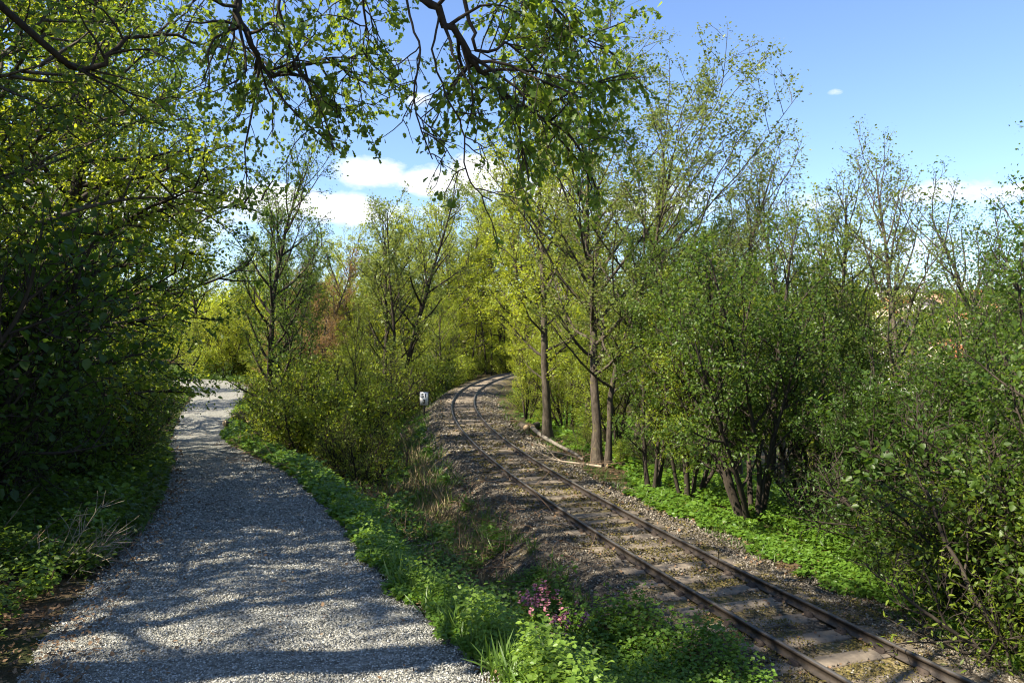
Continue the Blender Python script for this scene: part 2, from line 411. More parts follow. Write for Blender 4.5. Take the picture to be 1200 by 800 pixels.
SHAPES = {   # outline along the midrib: u along, v across (one side)
    'simple': (np.array([0, .5, 1.0]), np.array([0, .36, 0])),
    'ovate': (np.array([0, .28, .68, 1.0]), np.array([0, .36, .27, 0])),
    'hex': (np.array([0, .28, .68, 1.0]), np.array([0, .36, .28, 0])),
    'oak': (np.array([0, .2, .32, .5, .6, .8, .9, 1.0]), np.array([.03, .20, .13, .33, .20, .38, .24, .04])),
    'lance': (np.array([0, .3, .7, 1.0]), np.array([0, .16, .12, 0])),
    'blade': (np.array([0, .35, .7, 1.0]), np.array([.025, .03, .022, 0])),
}
def leaves(P, A, Nn, size, shape, q, fold=.25, curl=.15, width=1.0):
    """P centres (n,3), A axis, Nn normal -> verts, faces, rnd.  One folded blade per leaf"""
    u, v = SHAPES[shape]; k = len(u); n = len(P)
    A = A / (np.linalg.norm(A, axis=1)[:, None] + 1e-9)
    S = np.cross(A, Nn); S /= (np.linalg.norm(S, axis=1)[:, None] + 1e-9); Nn = np.cross(S, A)
    sz = np.asarray(size).reshape(-1, 1) * np.ones((n, 1))
    mid = np.stack([P + A * sz * uu - Nn * sz * curl * uu * uu for uu in u], 1)
    L = []; Rr = []
    for j in range(k):
        L.append(mid[:, j] + S * sz * v[j] * width + Nn * sz * v[j] * fold * width)
        Rr.append(mid[:, j] - S * sz * v[j] * width + Nn * sz * v[j] * fold * width)
    L = np.stack(L, 1); Rr = np.stack(Rr, 1)
    if shape == 'hex':                                   # 6 verts, 2 quads folded on the midrib
        Vv = np.stack([mid[:, 0], L[:, 1], L[:, 2], mid[:, 3], Rr[:, 2], Rr[:, 1]], 1).reshape(-1, 3)
        b = np.arange(n)[:, None] * 6
        return Vv, np.vstack([b + np.array([0, 1, 2, 3]), b + np.array([0, 3, 4, 5])]), np.repeat(q.random(n), 6)
    if shape == 'simple':                                # 4 verts, 2 tris
        Vv = np.stack([mid[:, 0], L[:, 1], mid[:, 2], Rr[:, 1]], 1).reshape(-1, 3)
        b = np.arange(n)[:, None] * 4
        F = np.vstack([b + np.array([0, 1, 2]), b + np.array([0, 2, 3])])
        return Vv, F, np.repeat(q.random(n), 4)
    Vv = np.concatenate([mid, L, Rr], 1).reshape(-1, 3); b = np.arange(n)[:, None] * 3 * k
    F = []
    for j in range(k - 1):
        F.append(b + np.array([j, k + j, k + j + 1, j + 1])); F.append(b + np.array([j, j + 1, 2 * k + j + 1, 2 * k + j]))
    return Vv, np.vstack(F), np.repeat(q.random(n), 3 * k)

def nrm(v):
    l = math.sqrt(v[0] ** 2 + v[1] ** 2 + v[2] ** 2) + 1e-9; return (v[0] / l, v[1] / l, v[2] / l)
def grow(rd, p, d, L, k, wander, up, sag=0.0):
    pts = [p]; d = nrm(d); s = L / k
    for i in range(k):
        g = up - sag * i / k
        d = nrm((d[0] + rd.gauss(0, wander), d[1] + rd.gauss(0, wander), d[2] + rd.gauss(0, wander * .8) + g))
        p = (p[0] + d[0] * s, p[1] + d[1] * s, p[2] + d[2] * s); pts.append(p)
    return pts
def at(pts, t):
    f = t * (len(pts) - 1); i = min(int(f), len(pts) - 2); f -= i; a, b = pts[i], pts[i + 1]
    return tuple(a[j] + (b[j] - a[j]) * f for j in range(3)), nrm(tuple(b[j] - a[j] for j in range(3)))
def side(rd, d, ang, az=None):
    """direction leaving d at ang"""
    r = (0, 0, 1) if abs(d[2]) < .9 else (1, 0, 0)
    u = nrm((d[1] * r[2] - d[2] * r[1], d[2] * r[0] - d[0] * r[2], d[0] * r[1] - d[1] * r[0]))
    w = (d[1] * u[2] - d[2] * u[1], d[2] * u[0] - d[0] * u[2], d[0] * u[1] - d[1] * u[0])
    az = rd.uniform(0, 6.283) if az is None else az
    c, s_ = math.cos(ang), math.sin(ang)
    return tuple(d[j] * c + (u[j] * math.cos(az) + w[j] * math.sin(az)) * s_ for j in range(3))

def tree_mesh(name, seed, H=10, r=.14, stems=1, splay=.12, base=.25, n1=26, L1=3.2, a1=(65, 30), up1=.10, n2=9, L2=.42, n3=6, L3=.45,
              leaf=.07, per=9, shape='hex', wander=.07, bark=None, lmat=None, twig_sides=3, sag=0.0, lean=(0, 0), profile='round', spread=.16, extra=1.0, top_thin=0.0):
    rd = random.Random(seed); q = np.random.default_rng(seed); w = Wood(); TP = []; TD = []
    def twig(p, d, L):
        pts = grow(rd, p, d, L, 3, .16, .05 - sag * .3)
        w.tube(pts, np.linspace(.006, .0025, 4), 3)
        zf = (p[2] / H)
        k = max(1, int(per * extra * (1 - top_thin * zf) * rd.uniform(.6, 1.3)))
        for i in range(k):
            pt, dd = at(pts, rd.uniform(.15, 1)); TP.append(pt); TD.append(dd)
    for s_ in range(stems):
        az0 = s_ * 2.4 + rd.uniform(-.5, .5); sp = 0 if stems == 1 else splay * rd.uniform(.6, 1.4)
        d0 = (math.cos(az0) * sp + lean[0], math.sin(az0) * sp + lean[1], 1.0)
        Hs = H * (1 if s_ == 0 else rd.uniform(.7, 1.0)); rs = r * (1 if s_ == 0 else rd.uniform(.6, .95))
        so_ = {1: 0, 2: .10}.get(stems, .12)
        p0 = (math.cos(az0) * so_, math.sin(az0) * so_, -.3)
        trunk = grow(rd, p0, d0, Hs + .3, 16, wander, .03)
        t = np.linspace(0, 1, 17); rad = rs * (1 - t) ** .85 * .95 + .012; rad[0] *= 2.0; rad[1] *= 1.22
        w.tube(trunk, rad, 9)
        N1 = max(3, int(n1 / (stems ** .7)))
        for i in range(N1):
            tt = base + (.985 - base) * (i + rd.random()) / N1
            p, d = at(trunk, tt)
            rel = (tt - base) / (1 - base)
            if profile == 'round': ln = math.sin(math.pi * (.22 + .70 * rel)) ** .8
            elif profile == 'cone': ln = (1.05 - rel) ** .8
            elif profile == 'vase': ln = .55 + .6 * math.sin(math.pi * (.1 + .75 * rel))
            else: ln = 1 - .45 * rel
            ln *= L1 * rd.uniform(.65, 1.15)
            if stems > 1: ln *= .75
            ang = R(a1[0] + (a1[1] - a1[0]) * rel + rd.uniform(-12, 12))
            bd = side(rd, d, ang, i * 2.399 + az0 + rd.uniform(-.4, .4))
            br = max(.012, min(rad[int(tt * 16)] * .62, .02 * ln + .008))
            bp = grow(rd, p, bd, ln, 7, .10, up1, sag)
            w.tube(bp, np.linspace(br, .006, 8), 5)
            N2 = max(2, int(n2 * ln / L1))
            for j in range(N2):
                t2 = .2 + .8 * (j + rd.random()) / N2
                p2, d2 = at(bp, min(t2, .99)); l2 = max(.3, ln * L2 * (1.15 - t2 * .7) * rd.uniform(.6, 1.2))
                b2 = grow(rd, p2, side(rd, d2, R(rd.uniform(28, 60))), l2, 4, .13, .05, sag)
                w.tube(b2, np.linspace(max(.006, br * .4), .004, 5), 3)
                N3 = max(2, int(n3 * l2 / (L1 * L2)))
                for m in range(N3):
                    t3 = .15 + .85 * (m + rd.random()) / N3
                    p3, d3 = at(b2, min(t3, .99)); twig(p3, side(rd, d3, R(rd.uniform(20, 60))), L3 * rd.uniform(.5, 1.2))
            pe, de = at(bp, .99); twig(pe, de, L3)
    P = np.array(TP); D = np.array(TD); n = len(P)
    rnd3 = q.normal(0, 1, (n, 3)); A = D * .5 + rnd3 * .55 + np.array([0, 0, -.25])
    Nn = q.normal(0, .55, (n, 3)) + np.array([0, 0, 1.0])
    P = P + q.normal(0, spread, (n, 3)) * .5
    Vv, F, rv = leaves(P, A, Nn, leaf * (.42 + q.random(n) ** 1.3 * .95), shape, q)
    return w.mesh(name + "_wood", bark or M['bark']), mesh_np(name + "_leaves", Vv, F, lmat or M['leaf_mid'], rv), n

PROTO = {}
def proto(key, **k):
    PROTO[key] = tree_mesh(key, **k)
    print("proto", key, "leaves", PROTO[key][2], "wood", len(PROTO[key][0].vertices))
# tall open spring tree, strong ascending limbs (the pair right of the rails)
proto('upright', seed=11, H=10, r=.13, base=.18, n1=34, L1=2.5, a1=(60, 28), up1=.09, n2=9, n3=6, L3=.36, leaf=0.08, per=26, wander=.035, profile='round', bark=M['bark'], lmat=M['leaf_fresh'], shape='simple')
proto('airy', seed=21, H=8, r=.08, base=.15, n1=30, L1=2.3, a1=(55, 25), up1=.10, n2=10, n3=6, L3=.32, leaf=0.055, per=26, top_thin=0.25, wander=.05, profile='round', bark=M['bark'], lmat=M['leaf_olive'], shape='simple')
proto('multistem', seed=31, H=5.6, r=0.07, stems=8, splay=.42, base=0.26, n1=60, L1=2.0, a1=(50, 30), up1=.06, n2=8, n3=6, L3=.3, leaf=0.062, per=25, wander=.05, profile='round', bark=M['bark_dark'], lmat=M['leaf_mid'])
proto('dense', seed=41, H=10.5, r=.16, base=0.1, n1=46, L1=4.1, a1=(80, 35), up1=.03, n2=11, n3=7, L3=.42, leaf=0.09, per=23, wander=.05, profile='round', bark=M['bark_dark'], lmat=M['leaf_mid'], sag=.05)
proto('dense2', seed=47, H=11.5, r=.19, base=.12, n1=40, L1=4.8, a1=(85, 30), up1=.03, n2=12, n3=7, L3=.45, leaf=0.09, per=22, wander=.06, profile='round', bark=M['bark'], lmat=M['leaf_mid'], sag=.06)
proto('bush', seed=51, H=2.3, r=.025, stems=9, splay=.6, base=.08, n1=60, L1=1.2, a1=(60, 30), up1=.05, n2=7, n3=4, L3=.22, leaf=.07, per=12, wander=.08, profile='round', bark=M['bark_dark'], lmat=M['leaf_mid'])
proto('bush2', seed=57, H=1.9, r=.02, stems=12, splay=.75, base=.05, n1=70, L1=.95, a1=(55, 30), up1=.04, n2=6, n3=4, L3=.2, leaf=.06, per=8, wander=.09, profile='round', bark=M['bark_dark'], lmat=M['leaf_mid'], shape='lance')
proto('broad', seed=61, H=9, r=.12, stems=3, splay=.16, base=.16, n1=48, L1=2.9, a1=(60, 25), up1=.07, n2=9, n3=6, L3=.4, leaf=0.085, per=26, wander=.05, profile='round', bark=M['bark'], lmat=M['leaf_yellow'], shape='simple')

LEAFMAT = {k: M['leaf_' + k] for k in ('mid', 'dark', 'fresh', 'yellow', 'olive', 'copper')}
def plant(key, x, y, name, label, cat, leafcol=None, scale=1.0, rz=None, group=None, bark=None, parts=('trunk', 'crown'), sz=None, lean=None, dz=0.0):
    wood, lv, _ = PROTO[key]
    s = scale if sz is None else (scale, scale, sz)
    e = empty(name, (x, y, gz(x, y) + dz), rng.uniform(0, 6.28) if rz is None else R(rz), s)
    if lean: e.rotation_euler[0] = R(lean[0]); e.rotation_euler[1] = R(lean[1])
    a = link(parts[0], wood, e); b = link(parts[1], lv, e)
    if leafcol: use_mat(b, LEAFMAT[leafcol])
    if bark: use_mat(a, M[bark])
    return tag(e, label, cat, group)
proto('forked', seed=5, H=11.5, r=0.125, stems=2, splay=0.03, base=0.26, n1=50, L1=5.6, a1=(62, 22), up1=0.07, n2=11, L2=.45, n3=8, L3=.42, leaf=0.075, per=30, top_thin=0.05, wander=0.055, profile='vase', bark=M['bark_moss'], lmat=M['leaf_olive'], shape='simple')
HP = dict(spreading=11.5, forked=11.5, upright=10, airy=8, multistem=5.6, dense=10.5, dense2=11.5, bush=2.3, bush2=1.9, broad=9)

# ------------------------------------------------------------------ railway track
def offset_line(off, z, y0, y1, step=.35):
    C = resample(np.c_[track_x(yy), yy, np.full(len(yy), z)], step); C = C[(C[:, 1] > y0) & (C[:, 1] < y1)]
    T = np.gradient(C[:, :2], axis=0); T /= np.linalg.norm(T, axis=1)[:, None]
    return np.c_[C[:, 0] + T[:, 1] * off, C[:, 1] - T[:, 0] * off, C[:, 2]], T
def rail_mesh(off):
    C, T = offset_line(off, RAILTOP - .107, 1.0, 80)
    prof = [(-.050, 0), (.050, 0), (.050, .010), (.009, .022), (.008, .075), (.027, .083), (.027, .101), (.020, .107), (-.020, .107), (-.027, .101), (-.027, .083), (-.008, .075), (-.009, .022), (-.050, .010)]
    k = len(prof); V = []
    for c, t in zip(C, T):
        for a, h in prof: V.append((c[0] + t[1] * a, c[1] - t[0] * a, c[2] + h))
    n = len(C); I = np.arange(n * k).reshape(n, k); J = np.roll(I, -1, axis=1)
    F = np.c_[I[:-1].ravel(), J[:-1].ravel(), J[1:].ravel(), I[1:].ravel()]
    return mesh_np("rail", V, F, M['rail'])
def rail_mat():
    t = NT("rusty_rail"); g = t.N("NewGeometry"); n = t.noise(g.outputs['Position'], 22, 6, .7)
    c = t.ramp(n, [(.3, (.022, .018, .014)), (.6, (.048, .036, .027)), (.8, (.085, .062, .043))])
    s = t.N("SeparateXYZ"); t.l.new(g.outputs['Normal'], s.inputs[0]); top = t.math('GREATER_THAN', s.outputs[2], .9)
    c = t.mix(t.math('MULTIPLY', top, .8), c, (.105, .10, .095))
    return t.finish(c, .55, t.bump(n, .4, .004), .5, .25)
M['rail'] = rail_mat()
M['sleeper'] = plain("weathered_sleeper", (.17, .14, .105), .9, .15, .5, 14, .6)
M['iron'] = plain("rusty_iron", (.045, .032, .023), .8, .3, .4, 30, .4)
track = empty("railway_track", (0, 0, 0)); tag(track, "rusty narrow railway track on old sleepers curving away between the trees", "railway track")
for off in (-.525, .525): link("rail", rail_mesh(off), track)
def bevbox(sx, sy, sz, b=.02):
    """closed box with chamfered top edges, centred in x/y, from z=0 down"""
    V = []; 
    for z, i in ((-sz, 0), (-b, 0), (0, b)):
        for a, c in ((-1, -1), (1, -1), (1, 1), (-1, 1)): V.append((a * (sx / 2 - i), c * (sy / 2 - i), z))
    F = []
    for l in (0, 4):
        for k in range(4): F.append((l + k, l + (k + 1) % 4, l + 4 + (k + 1) % 4, l + 4 + k))
    F.append((8, 9, 10, 11)); F.append((3, 2, 1, 0))
    return np.array(V), np.array(F)
slV, slF = bevbox(1.80, .23, .14)
sleepers = []
for v in range(3):
    V = slV.copy(); V += np.random.default_rng(v).normal(0, .007, V.shape)
    sleepers.append(mesh_np("sleeper", V, slF, M['sleeper']))
plV, plF = bevbox(.20, .15, .028, .006); bo_ = []
plate_me = None
pf = [(-.12, -.03), (-.12, .004), (-.095, .006), (-.09, .034), (-.066, .036), (-.060, .004), (.060, .004), (.066, .036), (.09, .034), (.095, .006), (.12, .004), (.12, -.03)]
plV = np.array([(a, b, c) for b in (-.065, .065) for a, c in pf]); kk = len(pf)
plF = [np.array([(i, (i + 1) % kk, kk + (i + 1) % kk, kk + i) for i in range(kk)]), np.array([list(range(kk))[::-1], list(range(kk, 2 * kk))])]
plate_me = mesh_np("rail_chair", plV, plF, M['iron'])
C, T = offset_line(0, RAILTOP - .108, 3.4, 78, .54)
restV, restF, nn = [], [], 0
for i, (c, t) in enumerate(zip(C, T)):
    rz = math.atan2(t[1], t[0]) - math.pi / 2 + rng.normal(0, .02)
    if i < 98:
        s = link("sleeper", sleepers[i % 3], track, (c[0], c[1], c[2] + rng.normal(0, .004))); s.rotation_euler = (rng.normal(0, .006), 0, rz)
        if i < 36:
            for sx in (-.525, .525):
                p = link("rail_chair", plate_me, s, (sx, 0, .012)); 
    else:
        cs, sn = math.cos(rz), math.sin(rz); V = slV @ np.array([[cs, sn, 0], [-sn, cs, 0], [0, 0, 1]]) + c
        restV.append(V); restF.append(slF + nn); nn += len(V)
if restV: tag(link("distant_sleepers", mesh_np("distant_sleepers", np.vstack(restV), np.vstack(restF), M['sleeper']), track), kind="stuff")

# kilometre board 51 / 3
def box_np(sx, sy, sz, c=(0, 0, 0)):
    V = np.array([(a * sx / 2, b * sy / 2, d * sz / 2) for d in (-1, 1) for a, b in ((-1, -1), (1, -1), (1, 1), (-1, 1))]) + np.array(c)
    F = np.array([(3, 2, 1, 0), (4, 5, 6, 7), (0, 1, 5, 4), (1, 2, 6, 5), (2, 3, 7, 6), (3, 0, 4, 7)]); return V, F
def text_mesh(s, size, mat, depth=.004):
    cu = bpy.data.curves.new("txt", 'FONT'); cu.body = s; cu.size = size; cu.align_x = 'CENTER'; cu.align_y = 'CENTER'; cu.extrude = depth; cu.offset = size * .02
    o = bpy.data.objects.new("txt", cu); sc.collection.objects.link(o)
    bpy.context.view_layer.update()
    me = bpy.data.meshes.new_from_object(o.evaluated_get(bpy.context.evaluated_depsgraph_get()))
    bpy.data.objects.remove(o); me.materials.clear(); me.materials.append(mat); return me
M['white'] = plain("white_enamel", (.74, .74, .72), .5, .4, .1, 12, .1)
M['black'] = plain("black_paint", (.012, .012, .012), .5, .3, .2, 12, .05)
M['post'] = plain("dark_post", (.06, .05, .04), .8, .2, .3, 20, .3)
sx_, sy_ = -3.78, 33.0
sg = empty("distance_sign", (sx_, sy_, gz(sx_, sy_)), R(-6)); tag(sg, "small white kilometre board reading 51 over 3 beside the rails", "sign")
hb = -.94 - gz(sx_, sy_)
V, F = box_np(.07, .05, hb + .3, (0, .03, (hb + .3) / 2 - .25)); link("post", mesh_np("post", V, F, M['post']), sg)
V, F = box_np(.36, .02, .56); bd = link("board", mesh_np("board", V, F, M['white']), sg, (0, -.008, hb))
V, F = box_np(.40, .012, .60); link("frame", mesh_np("frame", V, F, M['post']), bd, (0, .012, 0))
for s_, zz in (("51", .12), ("3", -.13)):
    tme = text_mesh(s_, .25, M['black']); to = link("number", tme, bd, (0, -.0125, zz)); to.rotation_euler = (R(90), 0, 0)

# ------------------------------------------------------------------ oak reaching over the path
def build_oak():
    base = (-5.2, 3.8); z0 = gz(*base)
    e = empty("oak_tree", (base[0], base[1], z0)); tag(e, "old oak at the left whose crooked leafy limbs hang over the path at the top", "tree")
    rd = random.Random(5); q = np.random.default_rng(5); w = Wood(); TP = []; TD = []
    def loc(px, py, D): return ((px - 600) * D / 900 - base[0], D - base[1], EYE + (395 - py) * D / 900 - z0)
    def wp(x, y, z): return (x - base[0], y - base[1], z - z0)
    def leafs(pts, k, lo=.2):
        for i in range(k):
            p, d = at(pts, rd.uniform(lo, 1)); TP.append(p); TD.append(d)
    def sub(pts, r0, n, L, droop, per, lo=.15):
        for i in range(n):
            t = lo + (1 - lo) * (i + rd.random()) / n; p, d = at(pts, min(t, .99)); l = L * rd.uniform(.5, 1.25)
            b = grow(rd, p, side(rd, d, R(rd.uniform(30, 75))), l, 6, .22, -.06 - droop * .1, droop)
            w.tube(b, np.linspace(max(.006, r0 * .45 * (1 - t * .5)), .004, 7), 5)
            for j in range(max(2, int(l * 8))):
                p2, d2 = at(b, min(.99, .15 + .85 * rd.random())); l2 = rd.uniform(.15, .42)
                c = grow(rd, p2, side(rd, d2, R(rd.uniform(25, 65))), l2, 3, .25, -.04)
                w.tube(c, np.linspace(.005, .0025, 4), 3); leafs(c, rd.randint(int(per * .9), int(per * 3.0) + 1), .5)
            leafs(b, int(per), .7)
    trunk = [wp(-5.2, 3.8, z0 - .3), wp(-5.15, 3.7, 1.2), wp(-4.95, 3.1, 3.2), wp(-4.5, 2.5, 5.2), wp(-4.4, 2.6, 7.0), wp(-4.6, 2.4, 9.2)]
    w.tube(catmull(trunk, 4), np.interp(np.linspace(0, 1, 21), [0, .1, 1], [.40, .28, .07]), 12)
    limbs = [
        ([wp(-4.6, 2.4, 5.0), wp(-3.6, 3.4, 5.9), wp(-2.2, 4.7, 5.9), loc(455, -60, 5.8), loc(505, 0, 6.0), loc(540, 50, 6.2), loc(563, 85, 6.4), loc(598, 112, 6.7), loc(640, 140, 7.0), loc(668, 158, 7.2)], .085, 24, 1.0, .10, 6, .45),
        ([wp(-4.5, 2.5, 5.6), wp(-3.2, 4.0, 6.3), wp(-1.4, 5.4, 6.0), loc(560, -70, 6.3), loc(620, -20, 6.6), loc(660, 20, 6.9), loc(700, 60, 7.2)], .06, 22, .85, .08, 8, .5),
        ([wp(-4.6, 2.3, 4.6), wp(-4.0, 4.0, 5.4), wp(-3.1, 5.6, 5.4), loc(262, -20, 7.0), loc(280, 25, 7.1), loc(300, 62, 7.2), loc(318, 88, 7.3), loc(352, 80, 7.4), loc(392, 68, 7.6)], .09, 26, 1.1, .05, 6, .35),
        ([wp(-4.7, 2.4, 4.4), wp(-5.0, 4.5, 5.1), wp(-4.9, 6.5, 5.0), loc(85, 78, 7.6), loc(130, 66, 7.7), loc(185, 40, 7.9), loc(240, 52, 8.1), loc(300, 82, 8.3)], .075, 16, .9, .05, 6, .4),
        ([wp(-4.4, 2.6, 6.0), wp(-3.3, 4.8, 6.7), loc(300, -80, 7.0), loc(326, 0, 6.9), loc(338, 55, 7.0), loc(365, 105, 7.1), loc(392, 175, 7.2)], .04, 14, .55, .25, 3, .35),
        ([wp(-4.4, 2.6, 6.5), wp(-2.6, 4.6, 7.0), loc(400, -100, 6.8), loc(420, -30, 7.0), loc(430, 30, 7.2), loc(412, 90, 7.3)], .045, 18, .7, .08, 8, .4),
        ([loc(474, -30, 5.9), loc(480, 20, 6.0), loc(492, 60, 6.0), loc(485, 110, 6.1), loc(492, 145, 6.1), loc(507, 187, 6.2)], .016, 8, .3, .2, 2, .3),
        ([loc(515, 15, 6.05), loc(508, 60, 6.1), loc(522, 110, 6.2), loc(543, 150, 6.3), loc(545, 190, 6.3), loc(556, 220, 6.3), loc(577, 236, 6.3)], .014, 7, .3, .2, 2, .25),
        ([loc(552, -60, 6.3), loc(545, 10, 6.3), loc(560, 60, 6.4), loc(600, 60, 6.6), loc(640, 100, 6.8), loc(688, 118, 7.0)], .03, 16, .7, .1, 8, .4),
        # the part of the crown above and behind the picture
        ([wp(-4.5, 2.5, 6.2), wp(-3.0, 1.5, 8.0), wp(-1.0, .5, 9.0), wp(1.2, 0, 9.5)], .11, 7, 1.2, .02, 6, .55),
        ([wp(-4.5, 2.5, 6.8), wp(-3.6, 3.5, 8.6), wp(-2.2, 5.0, 9.8), wp(-.8, 6.6, 10.4)], .11, 7, 1.2, .02, 6, .55),
        ([wp(-4.6, 2.4, 5.6), wp(-6.0, 1.0, 7.4), wp(-7.8, -.2, 8.8), wp(-9.0, -1.5, 9.6)], .11, 7, 1.2, .02, 6, .55),
        ([wp(-4.5, 2.4, 6.0), wp(-6.0, 3.8, 7.6), wp(-7.2, 5.4, 8.6), wp(-8.0, 7.0, 9.0)], .10, 22, 1.5, .02, 6, .2),
        ([wp(-4.5, 2.4, 7.5), wp(-5.2, 1.4, 9.6), wp(-5.6, .4, 11.2)], .09, 20, 1.5, .02, 5, .2),
    ]
    for pts, r, n, L, dr, per, lo in limbs:
        c = catmull(pts, 4); c[1:-1] += q.normal(0, .022 if r > .02 else .006, c[1:-1].shape); w.tube(c, np.linspace(r * .68, .005, len(c)), 8)
        sub([tuple(x) for x in c], r * .6, n, L, dr, per, lo)
    P = np.array(TP); D = np.array(TD); n = len(P)
    A = D * .6 + q.normal(0, .6, (n, 3)) + np.array([0, 0, -.35]); Nn = q.normal(0, .6, (n, 3)) + np.array([0, 0, .8])
    Vv, F, rv = leaves(P + q.normal(0, .03, (n, 3)), A, Nn, .058 * (.45 + q.random(n) ** 1.2 * .95), 'oak', q, fold=.18)
    link("trunk", w.mesh("oak_wood", M['bark_dark']), e); link("crown", mesh_np("oak_leaves", Vv, F, M['leaf_oak'], rv), e)
    print("oak leaves", n)
build_oak()

# ------------------------------------------------------------------ trees
def tree(key, px, D, ytop, label, col=None, group=None, name="tree", rz=None, wide=1.0, **k):
    x = (px - 600) * D / 900; z0 = gz(x, D); zt = EYE + (395 - ytop) * D / 900
    s = (zt - z0) / HP[key]
    return plant(key, x, D, name, label, "bush" if 'bush' in name or 'hazel' in name else "tree", col, s * wide, rz, group, sz=s, parts=('stems', 'foliage') if key in ('bush', 'bush2', 'multistem') else ('trunk', 'crown'), **k)

# right of the rails
tree('forked', 707, 19.8, 118, "tall open tree with forked mossy trunk, right of the rails before the bend", 'olive', rz=200, wide=1.25, name="deciduous_tree", bark='bark_moss')
tree('upright', 642, 25.0, 120, "slim straight tree with grey trunk next to the forked mossy one, close to the rails", 'yellow', rz=40, name="deciduous_tree")
tree('broad', 764, 16.8, 250, "dark thin-stemmed tree behind the ballast just right of the forked mossy tree", 'mid', rz=10, name="deciduous_tree", bark='bark_dark', wide=.8)
tree('multistem', 880, 14.2, 268, "dense many-stemmed hazel at the middle of the right-hand bank", 'mid', rz=0, name="hazel_bush", bark='bark_dark', wide=.95)
tree('multistem', 808, 16.2, 330, "smaller leafy hazel between the dark thin tree and the dense hazel", 'fresh', rz=120, name="hazel_bush", bark='bark_dark', wide=.85)
tree('multistem', 962, 15.5, 300, "olive-tinged hazel just behind the dense hazel on the right", 'mid', rz=250, name="hazel_bush", wide=.85)
tree('airy', 1045, 14.5, 182, "thin airy tree with a nearly bare pointed top rising right of the hazels", 'olive', rz=80, name="deciduous_tree", wide=1.0)
tree('airy', 1215, 9.6, 150, "sparse tree at the right edge with fine twigs against the sky", 'mid', rz=20, name="deciduous_tree", wide=.9)
tree('broad', 958, 21.0, 225, "bright yellow-green tree showing above the hazels on the right", 'yellow', rz=60, name="deciduous_tree", wide=.75)
tree('airy', 868, 23.0, 195, "light-twigged tree behind the hazels, leaning over them to the right", 'olive', rz=300, name="deciduous_tree", wide=1.1)
tree('airy', 915, 26.0, 205, "thin twiggy tree far behind the hazels under the blue sky", 'olive', rz=170, name="deciduous_tree", wide=.95)
tree('upright', 618, 37.0, 215, "yellow-green tree at the inside of the bend, where the rails vanish", 'yellow', rz=0, name="deciduous_tree")
tree('upright', 655, 33.0, 160, "second tree behind the slim grey-trunked tree, pale green", 'fresh', rz=90, name="deciduous_tree")
tree('upright', 688, 29.0, 190, "fresh green tree directly behind the forked mossy tree", 'fresh', rz=200, name="deciduous_tree")
tree('upright', 745, 26.0, 200, "fresh green tree behind and right of the forked mossy tree", 'fresh', rz=140, name="deciduous_tree")
tree('broad', 800, 24.0, 250, "mid green tree standing behind the smaller hazel", 'mid', rz=33, name="deciduous_tree")
tree('airy', 1124, 13.2, 285, "sparse young tree in front of the far houses on the right", 'mid', rz=15, name="deciduous_tree", wide=1.1)
tree('airy', 1152, 17.0, 238, "small twiggy tree near the right edge, left of the sparse edge tree", 'mid', rz=145, name="deciduous_tree", wide=1.2)
tree('airy', 988, 19.5, 232, "twiggy tree between the bright yellow-green tree and the thin airy tree", 'olive', rz=245, name="deciduous_tree", wide=1.2)
tree('multistem', 1195, 11.0, 330, "tall leafy bush filling the right edge of the picture", 'mid', rz=215, name="hazel_bush", wide=.9)
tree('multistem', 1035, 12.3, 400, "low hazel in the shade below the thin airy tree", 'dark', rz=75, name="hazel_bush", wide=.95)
tree('multistem', 1290, 8.0, 230, "large bush just cut off by the right edge", 'mid', rz=95, name="hazel_bush", wide=.85)
tree('multistem', 720, 23.0, 380, "dark undergrowth hazel behind the forked mossy trunk", 'fresh', rz=5, name="hazel_bush")
tree('multistem', 665, 27.5, 390, "undergrowth hazel between the grey trunk and the forked mossy trunk", 'fresh', rz=55, name="hazel_bush")
tree('multistem', 618, 31.0, 370, "leafy bush at the foot of the bend, right beside the rails", 'yellow', rz=165, name="hazel_bush", wide=.75)
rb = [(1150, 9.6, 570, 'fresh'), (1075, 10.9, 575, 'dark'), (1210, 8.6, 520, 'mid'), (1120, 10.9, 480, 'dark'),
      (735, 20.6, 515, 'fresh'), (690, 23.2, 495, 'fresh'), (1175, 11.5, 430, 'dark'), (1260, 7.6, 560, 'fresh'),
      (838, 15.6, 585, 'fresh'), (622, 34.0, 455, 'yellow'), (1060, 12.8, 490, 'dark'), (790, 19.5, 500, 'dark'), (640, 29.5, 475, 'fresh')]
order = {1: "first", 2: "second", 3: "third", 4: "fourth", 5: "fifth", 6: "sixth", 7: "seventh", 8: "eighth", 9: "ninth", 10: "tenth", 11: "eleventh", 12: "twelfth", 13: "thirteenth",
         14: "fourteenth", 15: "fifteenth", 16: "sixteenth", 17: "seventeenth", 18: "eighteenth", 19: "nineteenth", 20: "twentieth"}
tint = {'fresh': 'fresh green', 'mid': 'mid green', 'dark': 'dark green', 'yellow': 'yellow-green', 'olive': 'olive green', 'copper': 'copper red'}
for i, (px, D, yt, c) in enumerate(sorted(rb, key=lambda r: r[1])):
    tree('bush' if i % 2 else 'bush2', px, D, yt, f"low {tint[c]} bush right of the rails, {order[i + 1]} from the camera", c, "low bushes along the right side of the rails", name="bush", wide=1.15)

